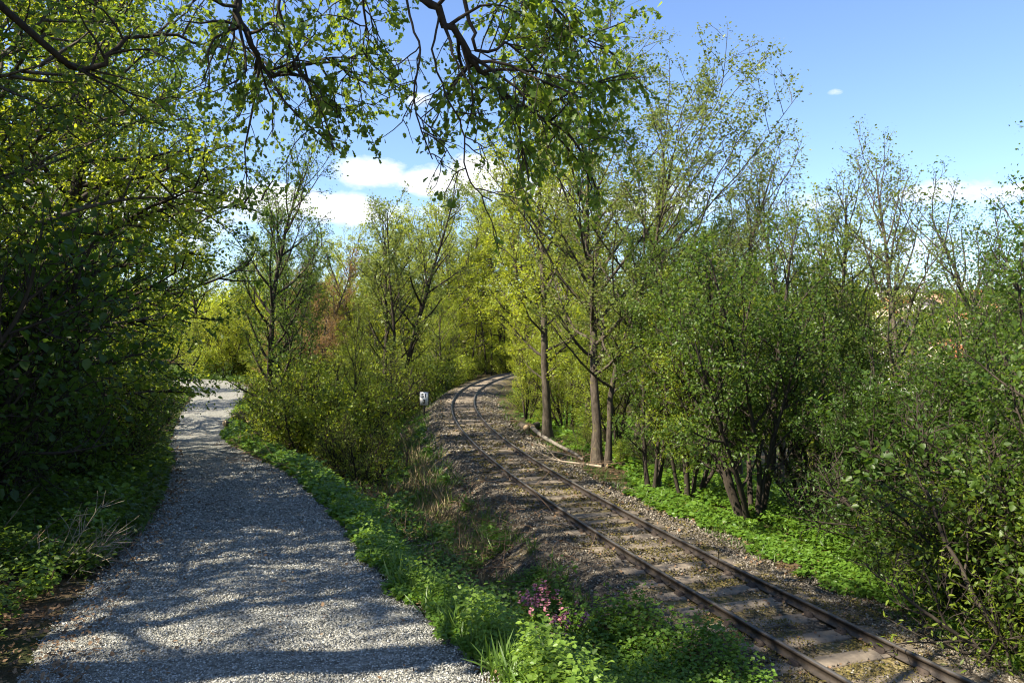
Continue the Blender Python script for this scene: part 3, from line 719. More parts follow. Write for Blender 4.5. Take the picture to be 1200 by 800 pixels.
# between the path and the rails
tree('airy', 322, 32.0, 175, "thin dark-trunked tree between path and rails with a drooping dark crown", 'mid', rz=10, name="deciduous_tree", bark='bark_dark', wide=1.1)
tree('broad', 343, 37.0, 230, "smaller slanting tree just behind the thin dark-trunked one", 'mid', rz=130, name="deciduous_tree", bark='bark_dark', wide=.7)
tree('broad', 458, 42.0, 212, "many-branched pale tree with bare tips in the middle distance", 'olive', rz=0, name="deciduous_tree", bark='bark_dark')
tree('airy', 415, 27.0, 352, "slim young tree rising out of the bushes between path and rails", 'fresh', rz=70, name="young_tree", bark='bark_dark', wide=.8)
mb = [(372, 24.5, 455, 'fresh'), (415, 20.6, 490, 'fresh'), (405, 24.5, 448, 'fresh'), (348, 31.5, 450, 'fresh'), (366, 29.0, 430, 'fresh'), (392, 27.5, 432, 'fresh'), (408, 31.0, 436, 'fresh'),
      (350, 36.5, 430, 'fresh'), (400, 35.0, 412, 'fresh'), (448, 37.0, 416, 'fresh'), (486, 42.0, 416, 'fresh'), (325, 46.0, 425, 'fresh'), (440, 44.0, 406, 'fresh'), (503, 49.0, 418, 'dark'), (336, 41.0, 444, 'fresh')]
for i, (px, D, yt, c) in enumerate(sorted(mb, key=lambda r: r[1])):
    tree('bush2' if i % 3 == 0 else 'bush', px, D, yt, f"{tint[c]} bush between path and rails, {order[i + 1]} from the camera", c, "bushes between the path and the rails", name="bush", wide=.95)

# left woodland edge
lf = [('upright', -8.2, 2.9, 1.25, 'fresh'), ('dense', -7.1, 5.9, .75, 'fresh'), ('dense', -8.0, 7.9, .72, 'fresh'), ('dense2', -7.9, 9.6, .78, 'mid'), ('dense', -9.0, 11.3, .8, 'fresh'), ('dense2', -9.5, 13.2, .85, 'fresh'), ('dense', -9.8, 16.0, 1.0, 'fresh'), ('dense', -11.9, 19.5, 1.2, 'mid'), ('dense2', -13.6, 24.0, 1.2, 'mid'),
      ('dense', -17.2, 29.5, 1.1, 'mid'), ('dense2', -19.6, 35.0, .9, 'mid'), ('dense', -24.0, 42.0, .9, 'mid'), ('dense', -28.6, 49.5, .9, 'mid'),
      ('dense', -12.6, 9.6, .62, 'mid'), ('dense2', -15.5, 14.5, .6, 'mid'), ('dense', -18.5, 19.5, .65, 'mid'), ('dense2', -22.5, 26.0, .65, 'mid'), ('dense', -27, 34.0, .7, 'mid')]
fi = bi = 0
for i, (key, x, y, s, c) in enumerate(lf):
    if i < 13: fi += 1; lab = f"leafy tree overhanging the left edge of the path, {order[fi]} from the camera"
    else: bi += 1; lab = f"tree deeper in the wood at the left, {order[bi]} from the camera"
    plant(key, x, y, "deciduous_tree", lab, "tree", c, s, 37 * i, "trees of the wood left of the path", parts=('trunk', 'crown'))
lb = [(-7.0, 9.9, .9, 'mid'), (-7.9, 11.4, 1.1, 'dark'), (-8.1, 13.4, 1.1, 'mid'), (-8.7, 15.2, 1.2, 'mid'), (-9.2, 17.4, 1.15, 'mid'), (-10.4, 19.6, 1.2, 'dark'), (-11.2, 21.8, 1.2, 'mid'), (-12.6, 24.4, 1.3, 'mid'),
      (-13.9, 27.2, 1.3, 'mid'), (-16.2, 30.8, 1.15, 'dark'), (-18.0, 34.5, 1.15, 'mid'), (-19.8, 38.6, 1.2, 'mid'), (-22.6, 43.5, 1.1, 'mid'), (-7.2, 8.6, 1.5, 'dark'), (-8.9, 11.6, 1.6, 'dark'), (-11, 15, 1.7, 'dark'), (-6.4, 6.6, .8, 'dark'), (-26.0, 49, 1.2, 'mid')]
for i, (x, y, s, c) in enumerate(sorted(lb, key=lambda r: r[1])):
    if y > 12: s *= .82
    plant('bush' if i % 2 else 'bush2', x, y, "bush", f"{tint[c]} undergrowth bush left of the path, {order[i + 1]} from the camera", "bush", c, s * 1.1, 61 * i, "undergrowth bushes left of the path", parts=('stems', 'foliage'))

# woodland beyond the bends
tree('multistem', 268, 67.0, 352, "rounded bright yellow bush beyond the end of the path", 'yellow', name="bush")
tree('broad', 365, 62.0, 300, "copper-leaved tree among the green ones beyond the path", 'copper', name="deciduous_tree", wide=1.2)
tree('multistem', 366, 54.0, 365, "reddish bush below the copper-leaved tree", 'copper', name="bush", wide=1.2)
tree('dense', 235, 74.0, 270, "green tree behind the bright yellow bush at the end of the path", 'fresh', name="deciduous_tree")
bgt = [(290, 78, 300, 'fresh'), (330, 72, 290, 'yellow'), (400, 70, 285, 'yellow'), (436, 64, 280, 'fresh'), (480, 60, 275, 'yellow'), (510, 66, 262, 'yellow'), (536, 74, 225, 'yellow'), (562, 82, 240, 'yellow'), (590, 80, 235, 'fresh'),
       (545, 92, 270, 'olive'), (500, 56, 330, 'fresh'), (620, 72, 250, 'yellow'), (650, 60, 260, 'fresh'), (305, 92, 280, 'yellow'), (460, 88, 268, 'yellow'), (380, 90, 290, 'olive'), (700, 48, 260, 'fresh'), (760, 42, 270, 'mid'),
       (520, 50, 350, 'fresh'), (225, 66, 380, 'fresh'), (310, 60, 395, 'fresh')]
for i, (px, D, yt, c) in enumerate(bgt):
    tree(('broad', 'upright', 'dense')[i % 3], px, D, yt, f"{tint[c]} tree in the woodland closing the view beyond the bend", c, f"{tint[c]} trees in the woodland beyond the bend", name="deciduous_tree", wide=1.15)
hb_ = [(255, 66, 405), (285, 70, 400), (240, 72, 395), (310, 69, 410), (345, 60, 415), (395, 58, 410), (420, 54, 405), (530, 60, 415), (560, 74, 410), (580, 78, 405), (545, 66, 418), (515, 55, 412), (600, 70, 400)]
for i, (px, D, yt) in enumerate(hb_):
    tree('bush', px, D, yt, "fresh green undergrowth bush at the edge of the woodland beyond the bends", 'fresh', "undergrowth bushes beyond the bends", name="bush", wide=1.3)
br = [(700, 62, 330), (760, 58, 330), (820, 50, 320), (870, 44, 310), (930, 40, 320), (990, 36, 330), (1180, 28, 470), (1250, 20, 350), (780, 34, 300), (840, 32, 290), (905, 32, 300)]
for i, (px, D, yt) in enumerate(br):
    tree(('broad', 'dense')[i % 2], px, D, yt, "green tree on the slope falling away behind the right-hand hazels", ('fresh', 'mid', 'yellow')[i % 3], "trees on the slope behind the hazels", name="deciduous_tree", wide=1.0)
# thin bare trunks beyond the curve
w_ = Wood(); rd = random.Random(3); g_ = grow(rd, (0, 0, -.3), (0, 0, 1), 6.5, 8, .03, .05); w_.tube(g_, np.linspace(.075, .03, 9), 7)
for k in range(9):
    p, d = at(g_, .35 + .07 * k); b = grow(rd, p, side(rd, d, 1.0), 1.0, 4, .12, .08); w_.tube(b, np.linspace(.02, .006, 5), 4)
pole_me = w_.mesh("bare_trunk", M['bark_dark'])
for px, D, s in ((553, 70, 1), (569, 73, 1.1), (576, 71, .9), (583, 74, 1.05), (589, 72, 1), (560, 76, 1.1)):
    x = (px - 600) * D / 900
    o = link("bare_trunk", pole_me, None, (x, D, gz(x, D))); o.scale = (s * 1.3, s * 1.3, s); o.rotation_euler = (0, 0, px)
    tag(o, "thin dark bare trunk standing just beyond the curve of the rails", "tree", "thin trunks beyond the curve")

# ------------------------------------------------------------------ dead wood
def dead_branch(seed, L, r, n=5, k=9, twig=.35, wander=.12):
    rd = random.Random(seed); w = Wood(); m = grow(rd, (0, 0, r), (1, 0, .02), L, k, wander, 0); m = [(a, b, max(r, c * .35)) for a, b, c in m]
    w.tube(m, np.linspace(r, r * .3, k + 1), 7, cap=True)
    for i in range(n):
        p, d = at(m, rd.uniform(.2, .95)); b = grow(rd, p, side(rd, d, R(rd.uniform(30, 60)), rd.choice((0, 3.1, 1.5))), L * twig * rd.uniform(.4, 1), 4, .15, .02)
        w.tube(b, np.linspace(r * .45, r * .12, 5), 4)
    return w
fb = [(-.1, 13.4, 8, 1.9, .022, "dead branch sticking out of the ditch between path and rails, nearest the pink flowers"), (-.9, 12.4, 150, 1.6, .018, "pale dead branch lying across the ditch, low between path and rails"),
      (-1.9, 13.6, 12, 2.2, .02, "long grey dead branch lying along the path side of the ditch"), (-.5, 11.4, -35, 1.3, .013, "thin bent dead twig leaning over the nettles by the ditch"),
      (-6.2, 22.6, 20, 2.4, .03, "dead branch in the brush heap under the bushes by the path"), (-7.4, 24.5, 160, 2.0, .025, "second dead branch in the brush heap, nearer the dark trunk"),
      (2.25, 19.3, 150, 2.2, .03, "dead branch lying at the foot of the forked mossy trunk"), (1.75, 21.0, 135, 1.9, .025, "crooked dead branch between the grey trunk and the forked one")]
for i, (x, y, rz, L, r, lab) in enumerate(fb):
    o = link("fallen_branch", dead_branch(10 + i, L, r, 6).mesh("fallen_branch", M['deadwood']), None, (x, y, gz(x, y) + .03)); o.rotation_euler = (0, R(-9 if i in (0, 3) else -3), R(rz)); tag(o, lab, "branch")
# long fallen trunk and two sawn logs right of the rails
pts = [(.72, 27.2), (.95, 25.4), (1.15, 24.0), (1.45, 22.6), (1.75, 21.3), (1.85, 20.2)]
w_ = Wood(); P = catmull(np.array([(a, b, gz(a, b) + .10) for a, b in pts]), 4); w_.tube(P, np.linspace(.075, .035, len(P)), 9, cap=True)
tag(link("fallen_tree", w_.mesh("fallen_trunk", M['bark_pale'])), "long thin pale trunk lying beside the rails below the grey tree", "fallen trunk")
def log(x, y, rz, L, r, label, mat='bark', name="sawn_log", tilt=0, dz=0, group=None):
    e = empty(name, (x, y, gz(x, y) + r * .9 + dz), R(rz)); e.rotation_euler[1] = R(tilt); w = Wood()
    w.tube([(-L / 2, 0, 0), (-L / 4, 0, .01), (L / 4, .01, 0), (L / 2, 0, 0)], [r * 1.03, r, r, r * .97], 14); link("bark", w.mesh("log_bark", M[mat]), e)
    for s_ in (-1, 1):
        c = Wood(); c.tube([(s_ * (L / 2 - .002), 0, 0), (s_ * (L / 2 + .004), 0, 0)], r * .95, 14, cap=True); link("cut_face", c.mesh("cut_face", M['cutwood']), e)
    return tag(e, label, "log", group)
log(.42, 27.6, 100, 1.0, .12, "left of two short sawn logs lying beside the rails", group="sawn logs beside the rails")
log(.84, 27.9, 78, 1.0, .11, "right of two short sawn logs, at the end of the fallen trunk", group="sawn logs beside the rails")
# heap of split wood by the path
px_ = [(-13.9, 38.2, 60, 1.0, .15, 12, .0), (-13.65, 38.6, 75, .9, .13, -20, .05), (-13.35, 38.4, 40, 1.0, .14, 8, .0), (-13.6, 38.3, 65, .9, .13, 35, .30), (-13.2, 38.9, 85, 1.0, .15, 5, .1), (-13.45, 38.7, 20, .8, .12, 50, .42), (-12.9, 38.5, 100, .9, .13, -12, .0)]
for i, (x, y, rz, L, r, tl, dz) in enumerate(px_):
    log(x, y, rz, L, r, f"pale cut log in the small heap at the path's right edge, {order[i + 1]} from the left", 'bark_pale', "cut_log", tl, dz, "cut logs heaped beside the path")
# dead spiky twigs left of the path
w_ = Wood(); rd = random.Random(9)
for i in range(24):
    b = grow(rd, (rd.gauss(0, .06), rd.gauss(0, .06), 0), (rd.uniform(.1, 1.6), rd.gauss(0, .4), rd.uniform(.2, .9)), rd.uniform(.4, .9), 6, .08, -.02); w_.tube(b, np.linspace(.005, .0015, 7), 4)
    for j in range(3):
        p, d = at(b, rd.uniform(.4, .95)); c = grow(rd, p, side(rd, d, .6), .22, 3, .1, 0); w_.tube(c, np.linspace(.004, .0015, 4), 3)
x, y = -4.3, 7.3
o = link("dead_shrub", w_.mesh("dead_shrub", M['deadwood']), None, (x, y, gz(x, y) - .02)); tag(o, "dead leafless shrub with spiky grey twigs in the shade left of the path", "dead shrub")
# slanting dead sapling on the embankment
w_ = Wood(); x, y = -3.15, 22.5
w_.tube(grow(random.Random(2), (0, 0, -.1), (-.10, 0, 1), 1.35, 8, .10, 0), np.linspace(.035, .02, 9), 7, cap=True)
o = link("dead_sapling", w_.mesh("dead_stem", M['bark']), None, (x, y, gz(x, y))); tag(o, "short crooked dead stem standing at the foot of the embankment", "dead stem")

# ------------------------------------------------------------------ ground cover (stuff)
def scatter(n, D0, D1, pxa=-90, pxb=1290, power=1.0):
    u = rng.random(n) ** power; D = D0 * (D1 / D0) ** u; px = rng.uniform(pxa, pxb, n); x = (px - 600) * D / 900
    z, sp, st, w = ground_all(x, D); return x, D, z, sp, st, w
def herb_mesh(name, x, y, z, h, size, k, shape, mat, seed, upright=.2, spreadr=.06):
    q = np.random.default_rng(seed); n = len(x); P = np.repeat(np.c_[x, y, z], k, 0); hh = np.repeat(h, k); ss = np.repeat(size, k)
    t = q.uniform(.35, 1.0, n * k); a = q.uniform(0, 6.283, n * k); out = np.c_[np.cos(a), np.sin(a), np.zeros(n * k)]
    P = P + out * (spreadr * q.random(n * k) * np.repeat(h / .2, k))[:, None]; P[:, 2] += hh * t
    A = out + np.array([0, 0, 1]) * (upright + q.normal(0, .35, n * k))[:, None]
    Nn = np.array([0, 0, 1.0]) + q.normal(0, .35, (n * k, 3))
    V, F, r = leaves(P, A, Nn, ss * q.uniform(.6, 1.25, n * k), shape, q, curl=.25)
    st_ = []
    return V, F, r
def stuff(name, V, F, r, mat):
    o = link(name, mesh_np(name, V, F, mat, r)); return tag(o, kind="stuff")
def join(parts):
    V, F, r, n = [], [], [], 0
    for a, b, c in parts: V.append(a); F.append(b + n); r.append(c); n += len(a)
    return np.vstack(V), np.vstack(F), np.concatenate(r)

# herbs on the verge between path and rails
x, y, z, sp, st, w = scatter(90000, 3.2, 46, 200, 960)
patch = vnoise(x, y, 1.6, 11)
dit = (y > 9.3) & (y < 24) & (sp - w > 1.0 + .3 * vnoise(x, y, .8, 66))
pk = (sp > w - .02 + .12 * vnoise(x, y, .4, 8)) & (st < -1.15 - .25 * vnoise(x, y, .5, 18) - .5 * smooth(8.5, 9.5, y) - 1.0 * (y > 10.5)) & (rng.random(len(x)) < np.where(dit, .16, np.where((sp - w) < 2.2, 1.0, .55)) * (patch > -.45)) & (sp > 0)
x1, y1, z1, sc1 = x[pk], y[pk], z[pk], np.clip(y[pk] / 7.5, .7, 3.2)
edge = smooth(0, .6, (sp - w)[pk])
h = (.07 + .20 * edge * (1 + .6 * patch[pk]).clip(.3, 2)) * rng.uniform(.5, 1.3, pk.sum()) * np.clip(sc1, .9, 1.4)
stuff("herb_ground_cover", *join([herb_mesh("h", x1, y1, z1, h, .047 * sc1, 8, 'hex', None, 3, .25, .07)]), M['leaf_herb'])
print("herbs", pk.sum())
M['leaf_nettle'] = leaf_mat("bright_broad_herb", (.07, .14, .015), (.17, .26, .035), (.34, .48, .04), tf=.35)
x, y, z, sp, st, w = scatter(14000, 3.4, 16, 380, 960)
m = (sp > w + .05) & (st < -1.3 - 1.0 * (y > 10)) & (vnoise(x, y, .7, 61) > .30)
stuff("tall_broad_herbs", *join([herb_mesh("h", x[m], y[m], z[m], rng.uniform(.16, .42, m.sum()), .042 * np.clip(y[m] / 8, .8, 2), 13, 'hex', None, 13, .15, .05)]), M['leaf_nettle'])
x, y, z, sp, st, w = scatter(9000, 3.4, 20, -90, 330)
m = (sp < -w - .25) & (vnoise(x, y, .6, 63) > .25)
stuff("tall_shade_herbs", *join([herb_mesh("h", x[m], y[m], z[m], rng.uniform(.12, .5, m.sum()), .065 * np.clip(y[m] / 8, .8, 2), 8, 'hex', None, 14, .15, .06)]), M['leaf_nettle'])
# grass tufts
def grass(name, x, y, z, h, k, mat, seed):
    q = np.random.default_rng(seed); n = len(x); P = np.repeat(np.c_[x, y, z - .01], k, 0) + np.c_[q.normal(0, .035, (n * k, 2)), np.zeros(n * k)]
    A = q.normal(0, .35, (n * k, 3)) + np.array([0, 0, 1.0]); Nn = q.normal(0, 1, (n * k, 3)) * np.array([1, 1, .3])
    wd = np.repeat(np.clip(y / 8, 1, 3), k)
    V, F, r = leaves(P, A, Nn, np.repeat(h, k) * q.uniform(.5, 1.2, n * k), 'blade', q, fold=.1, curl=.45, width=1.0)
    return V, F, r
x, y, z, sp, st, w = scatter(40000, 3.4, 50)
m = (np.abs(sp) > w + .02) & (np.abs(st) > 1.5) & (vnoise(x, y, 1.1, 21) > -.25) & ((sp > 0) | (rng.random(len(x)) < .3 * (y > 7)))
emb = (st > -5) & (st < -1.7) & (y > 14); m |= emb & (rng.random(len(x)) < .6) & (vnoise(x, y, .9, 4) > .0)
stuff("grass", *grass("g", x[m], y[m], z[m], rng.uniform(.10, .32, m.sum()) * np.where(st[m] > 0, .5, .85) * np.clip(y[m] / 12, .9, 1.5), 6, None, 5), M['leaf_grass'])
M['leaf_straw'] = leaf_mat("dry_grass_straw", (.13, .10, .05), (.30, .24, .13), (.25, .2, .1), tf=.2, rough=.8)
x, y, z, sp, st, w = scatter(26000, 7.5, 32, 300, 760)
m = (sp > w + .7) & (st < -2.0) & (vnoise(x, y, .8, 51) > -.1)
stuff("dry_grass", *grass("g", x[m], y[m], z[m], rng.uniform(.08, .30, m.sum()) * np.clip(y[m] / 12, .9, 1.5), 5, None, 15), M['leaf_straw'])
x, y, z, sp, st, w = scatter(60000, 8, 34, 380, 800)
m = (st < -1.7) & (st > -4.8) & (sp > w) & (vnoise(x, y, 1.3, 91) + .3 * vnoise(x, y, .3, 92) > .12)
stuff("bank_weeds", *herb_mesh("h", x[m], y[m], z[m], rng.uniform(.04, .16, m.sum()), .040 * np.clip(y[m] / 10, .9, 2.5), 6, 'hex', None, 16, .2, .08), M['leaf_herb'])
# left of the path: darker sparser herbs and ivy
x, y, z, sp, st, w = scatter(42000, 4.2, 52, -90, 420)
m = (sp < -w - .05 - .25 * (y < 7)) & (rng.random(len(x)) < np.where(y < 7, .22, .85)) & (vnoise(x, y, 1.0, 31) > -.45)
s1 = np.clip(y[m] / 7, .8, 3.0)
stuff("woodland_herbs", *herb_mesh("h", x[m], y[m], z[m], rng.uniform(.05, .34, m.sum()), .052 * s1, 6, 'ovate', None, 6, .2, .08), M['leaf_mid'])
# right of the rails
x, y, z, sp, st, w = scatter(60000, 4.5, 50, 560, 1290)
m = (st > 1.65 + .4 * vnoise(x, y, .7, 14) + .9 * smooth(16, 19, y)) & (rng.random(len(x)) < np.where(st < 3.2, 1.0, .7)) & (st < 14)
s1 = np.clip(y[m] / 8, .8, 3.0); hh = np.where(st[m] < 2.8, .07, .22) * rng.uniform(.5, 1.5, m.sum())
stuff("trackside_herbs", *herb_mesh("h", x[m], y[m], z[m], hh, .048 * s1, 6, 'ovate', None, 7, .25, .08), M['leaf_herb'])
# far grass strip beyond the path bend
x = rng.uniform(-40, -12, 9000); y = rng.uniform(61, 76, 9000); z, sp, st, w = ground_all(x, y); m = np.abs(sp) > w + .1
stuff("meadow_grass", *grass("g", x[m], y[m], z[m], rng.uniform(.25, .6, m.sum()), 5, None, 8), M['leaf_grass'])
# dry leaves on the ground
x, y, z, sp, st, w = scatter(90000, 3.2, 40)
pr = np.where(sp < -w - .0, .8, np.where((np.abs(sp) < w), .012, np.where(np.abs(st) < 1.6, .10, .40)))
pr = np.where((sp < -w + .35) & (sp > -w - .5), .5, pr)
m = (rng.random(len(x)) < pr); n = m.sum(); P = np.c_[x[m], y[m], z[m] + .012 + .02 * rng.random(n)]
a = rng.uniform(0, 6.283, n); A = np.c_[np.cos(a), np.sin(a), rng.normal(0, .25, n)]; Nn = np.array([0, 0, 1.0]) + rng.normal(0, .4, (n, 3))
V, F, r = leaves(P, A, Nn, .042 * np.clip(y[m] / 8, .8, 2.2) * rng.uniform(.5, 1.2, n), 'ovate', rng, fold=.3, curl=-.3)
stuff("leaf_litter", V, F, r, M['leaf_dry'])
M['moss'] = leaf_mat("yellow_moss", (.06, .05, .018), (.15, .125, .035), (.14, .12, .03), tf=.15, rough=.9, spec=.1)
x, y, z, sp, st, w = scatter(230000, 3.6, 34, 420, 1290)
mm = vnoise(x, y, .9, 77) + .5 * vnoise(x, y, .25, 78)
m = (((np.abs(st) < .95) & (mm > -.05)) | ((st > 1.0) & (st < 2.1) & (mm > .35)) | ((st < -1.8) & (st > -4.2) & (y > 11) & (mm > .5))) & (np.abs(np.abs(st) - .525) > .06)
n = m.sum(); P = np.c_[x[m], y[m], z[m] + .010 + .03 * rng.random(n)]
V, F, r = leaves(P, rng.normal(0, 1, (n, 3)) * (1, 1, .4), rng.normal(0, .5, (n, 3)) + (0, 0, 1), .024 * np.clip(y[m] / 8, .8, 2.5) * rng.uniform(.5, 1.3, n), 'simple', rng)
stuff("moss", V, F, r, M['moss']); print("moss", n)
# stones
def stones(x, y, z, s, flat=.7, sink=.25, seed=1):
    q = np.random.default_rng(seed); n = len(x)
    base = np.array([(1, 0, 0), (-1, 0, 0), (0, 1, 0), (0, -1, 0), (0, 0, 1), (0, 0, -1), (.62, .62, .62), (-.62, -.62, .62)], float)
    Fb = np.array([(6, 4, 7, 7), (0, 2, 6, 6), (2, 4, 6, 6), (4, 0, 6, 6), (1, 3, 7, 7), (3, 4, 7, 7), (4, 1, 7, 7), (0, 5, 2, 2), (2, 5, 1, 1), (1, 5, 3, 3), (3, 5, 0, 0), (2, 1, 4, 4), (3, 0, 4, 4)])
    Fb = np.vstack([(0, 2, 4), (2, 1, 4), (1, 3, 4), (3, 0, 4), (2, 0, 5), (1, 2, 5), (3, 1, 5), (0, 3, 5)])
    B = base[None, :6] * q.uniform(.6, 1.25, (n, 6, 1)) + q.normal(0, .22, (n, 6, 3)); B[:, :, 2] *= flat
    a = q.uniform(0, 6.283, n); c, s_ = np.cos(a), np.sin(a); B = np.stack([B[:, :, 0] * c[:, None] - B[:, :, 1] * s_[:, None], B[:, :, 0] * s_[:, None] + B[:, :, 1] * c[:, None], B[:, :, 2]], 2)
    tl = q.normal(0, .35, n); ct, st_ = np.cos(tl), np.sin(tl); B = np.stack([B[:, :, 0], B[:, :, 1] * ct[:, None] - B[:, :, 2] * st_[:, None], B[:, :, 1] * st_[:, None] + B[:, :, 2] * ct[:, None]], 2)
    V = B * (s / 2)[:, None, None] + np.c_[x, y, z + s * (.5 - sink) * flat][:, None, :]
    F = np.arange(n)[:, None, None] * 6 + Fb[None]
    return V.reshape(-1, 3), F.reshape(-1, 3), np.repeat(q.random(n), 6)
x, y, z, sp, st, w = scatter(230000, 3.2, 34, -60, 760)
z = z + np.interp(sp / w, po, np.maximum(pz, -.02))
inside = np.abs(sp) < w + .10 * vnoise(x, y, .5, 2) + .25 * rng.random(len(x)) ** 3
m = inside & (rng.random(len(x)) < 1 - .85 * smooth(14, 33, y)); s = rng.uniform(.008, .023, m.sum()) * np.clip(y[m] / 6, .8, 2.2)
stuff("gravel_stones", *stones(x[m], y[m], z[m] + .006, s, .6, .3, 2), M['stone_grey'])
print("gravel", m.sum())
x, y, z, sp, st, w = scatter(260000, 3.6, 48, 420, 1290)
lim = np.where(st < 0, 1.9 + 2.4 * smooth(8, 11, y), 1.8)
ty = np.abs(st) + .35 * vnoise(x, y, .6, 17) 
dens = np.where(np.abs(st) < .9, .12 + .6 * (vnoise(x, y, 1.1, 40) > .1), 1.0)
m = (ty < lim) & (rng.random(len(x)) < dens) & (np.abs(np.abs(st) - .525) > .09)
s = rng.uniform(.016, .050, m.sum()) * np.clip(y[m] / 11, .85, 2.2)
stuff("ballast_stones", *stones(x[m], y[m], z[m], s, .75, .3, 3), M['stone_brown'])
print("ballast", m.sum())

# brushwood heaps: uncountable thin dead twigs
def brush(name, spots, seed):
    rd = random.Random(seed); w = Wood()
    for (cx, cy, rx, ry, n, L) in spots:
        for i in range(n):
            x = rd.gauss(cx, rx * .5); y = rd.gauss(cy, ry * .5); z = gzf(x, y) + rd.uniform(0, .16)
            b = grow(rd, (x, y, z), (rd.gauss(0, 1), rd.gauss(0, .7), rd.gauss(.1, .22)), L * rd.uniform(.4, 1.3), 4, .14, -.03); w.tube(b, np.linspace(.008, .003, 5), 3)
    return tag(link(name, w.mesh(name, M['brush'])), kind="stuff")
_gc = {}
def gzf(x, y):
    k = (round(x, 1), round(y, 1))
    if k not in _gc: _gc[k] = gz(*k)
    return _gc[k]
brush("brushwood", [(-1.6, 14.5, 1.8, 2.5, 220, .6), (-5.2, 20.5, 2.0, 1.5, 160, .8), (-9.6, 30.5, 1.5, 2.5, 120, 1.1), (-.9, 16.5, 1.2, 2.5, 90, .5), (-.6, 12.6, 1.4, 1.6, 170, .7), (.4, 11.0, .8, 1.0, 70, .5), (-6.4, 22.8, 2.0, 2.2, 200, 1.0), (-8.4, 27.5, 1.6, 2.5, 130, 1.1), (-4.0, 18.0, 1.5, 2.0, 120, .8), (2.3, 20.0, .7, 2.0, 90, .8), (-13.0, 38.6, 1.0, 1.5, 90, .9),
                    (-4.6, 7.6, .8, 1.0, 60, .5), (-6, 10, 1.0, 2.0, 80, .7)], 4)

# pink flowering plants and broad-leaved plants on the verge
def flower_plant(seed):
    rd = random.Random(seed); q = np.random.default_rng(seed); w = Wood(); LP, LA, FP, FA = [], [], [], []
    for i in range(6):
        st_ = grow(rd, (rd.gauss(0, .03), rd.gauss(0, .03), -.01), (rd.gauss(0, .25), rd.gauss(0, .25), 1), rd.uniform(.25, .40), 5, .06, 0); w.tube(st_, np.linspace(.004, .0022, 6), 4)
        for j in range(6): p, d = at(st_, rd.uniform(.15, .7)); LP.append(p); LA.append(side(rd, d, 1.1))
        for j in range(13): p, d = at(st_, rd.uniform(.72, .999)); FP.append(p); FA.append(side(rd, d, 1.2))
    def mk(nm, P, A, s, sh, m):
        P, A = np.array(P), np.array(A); V, F, r = leaves(P, A, q.normal(0, .4, P.shape) + (0, 0, 1), s * q.uniform(.7, 1.2, len(P)), sh, q); return mesh_np(nm, V, F, m, r)
    return w.mesh("flower_stem", M['leaf_herb']), mk("flower_leaves", LP, LA, .06, 'lance', M['leaf_herb']), mk("flower_petals", FP, FA, .030, 'ovate', M['flower'])
fm = [flower_plant(1), flower_plant(2)]
fl = [(617, 697, 9.6), (630, 700, 9.4), (645, 690, 9.7), (652, 716, 8.9), (664, 712, 8.8), (646, 735, 8.2), (625, 708, 9.1)]
for i, (px, py, D) in enumerate(sorted(fl)):
    x = (px - 600) * D / 900; e = empty("pink_flower", (x, D, gz(x, D) + .06), i * 1.3, 1.55)
    a, b, c = fm[i % 2]; link("stem", a, e); link("leaves", b, e); link("blossom", c, e)
    tag(e, f"pink flowering plant among the green herbs on the verge, {order[i + 1]} from the left", "flower", "pink flowers on the verge")

# ------------------------------------------------------------------ far side: woods and houses
def clump_forest(name, pts, hgt, wid, k, size, mat, seed):
    q = np.random.default_rng(seed); n = len(pts); P = np.repeat(pts, k, 0); hh = np.repeat(hgt, k); ww = np.repeat(wid, k)
    d = q.normal(0, 1, (n * k, 3)); d /= np.linalg.norm(d, axis=1)[:, None]; rr = q.random(n * k) ** .4
    lump = 1 + .35 * np.sin(d[:, 0] * 5 + P[:, 0]) * np.cos(d[:, 1] * 4 + P[:, 1])
    off = d * (rr * lump)[:, None] * np.c_[ww, ww, hh * .5]; off[:, 2] += hh * .5
    A = q.normal(0, 1, (n * k, 3)); V, F, r = leaves(P + off, A, d + q.normal(0, .5, d.shape), size * q.uniform(.6, 1.4, n * k), 'simple', q)
    r = np.repeat(np.repeat(q.random(n), k) * .6 + q.random(n * k) * .4, 4); return tag(link(name, mesh_np(name, V, F, mat, r)), kind="stuff")
n = 900; az = np.radians(rng.uniform(-38, 9, n)); r = rng.uniform(88, 190, n); x = r * np.sin(az); y = r * np.cos(az); z = ground_all(x, y)[0]
clump_forest("far_woodland", np.c_[x, y, z], rng.uniform(6, 9.5, n), rng.uniform(2.2, 3.6, n), 330, .42, M['leaf_yellow'], 1)
HS = [(1033, 352, 330, 15), (1052, 362, 300, -20), (1084, 347, 380, 10), (1096, 356, 350, 30), (1074, 350, 400, 0), (1142, 326, 460, 15), (1150, 331, 440, -15), (1182, 322, 470, 20), (1190, 330, 450, 5),
      (1040, 375, 270, 25), (1046, 432, 190, 10), (1060, 440, 180, -10), (1108, 420, 200, 20), (1122, 428, 190, -5), (1092, 424, 210, 40), (1062, 460, 165, 0), (1165, 370, 300, 10), (1050, 392, 240, -15), (1130, 385, 260, 15)]
def house_hits():
    """each house stands on the hillside where its sight line meets the ground"""
    res = []
    for px, py, D0, rz in HS:
        best = None; Ds = np.linspace(120, 640, 400); x = (px - 600) * Ds / 900; g = ground_all(x, Ds)[0]; zl = EYE + (395 - py) * Ds / 900
        s = np.where((g[1:] >= zl[1:] - 2) & (g[:-1] < zl[:-1] - 2))[0]
        D = Ds[s[0]] if len(s) else D0
        res.append(((px - 600) * D / 900, D, rz))
    return res
hh = house_hits()
n = 2600; az = np.radians(rng.uniform(14, 44, n)); r = rng.uniform(150, 620, n); x = r * np.sin(az); y = r * np.cos(az); z = ground_all(x, y)[0]
keep = np.ones(n, bool)
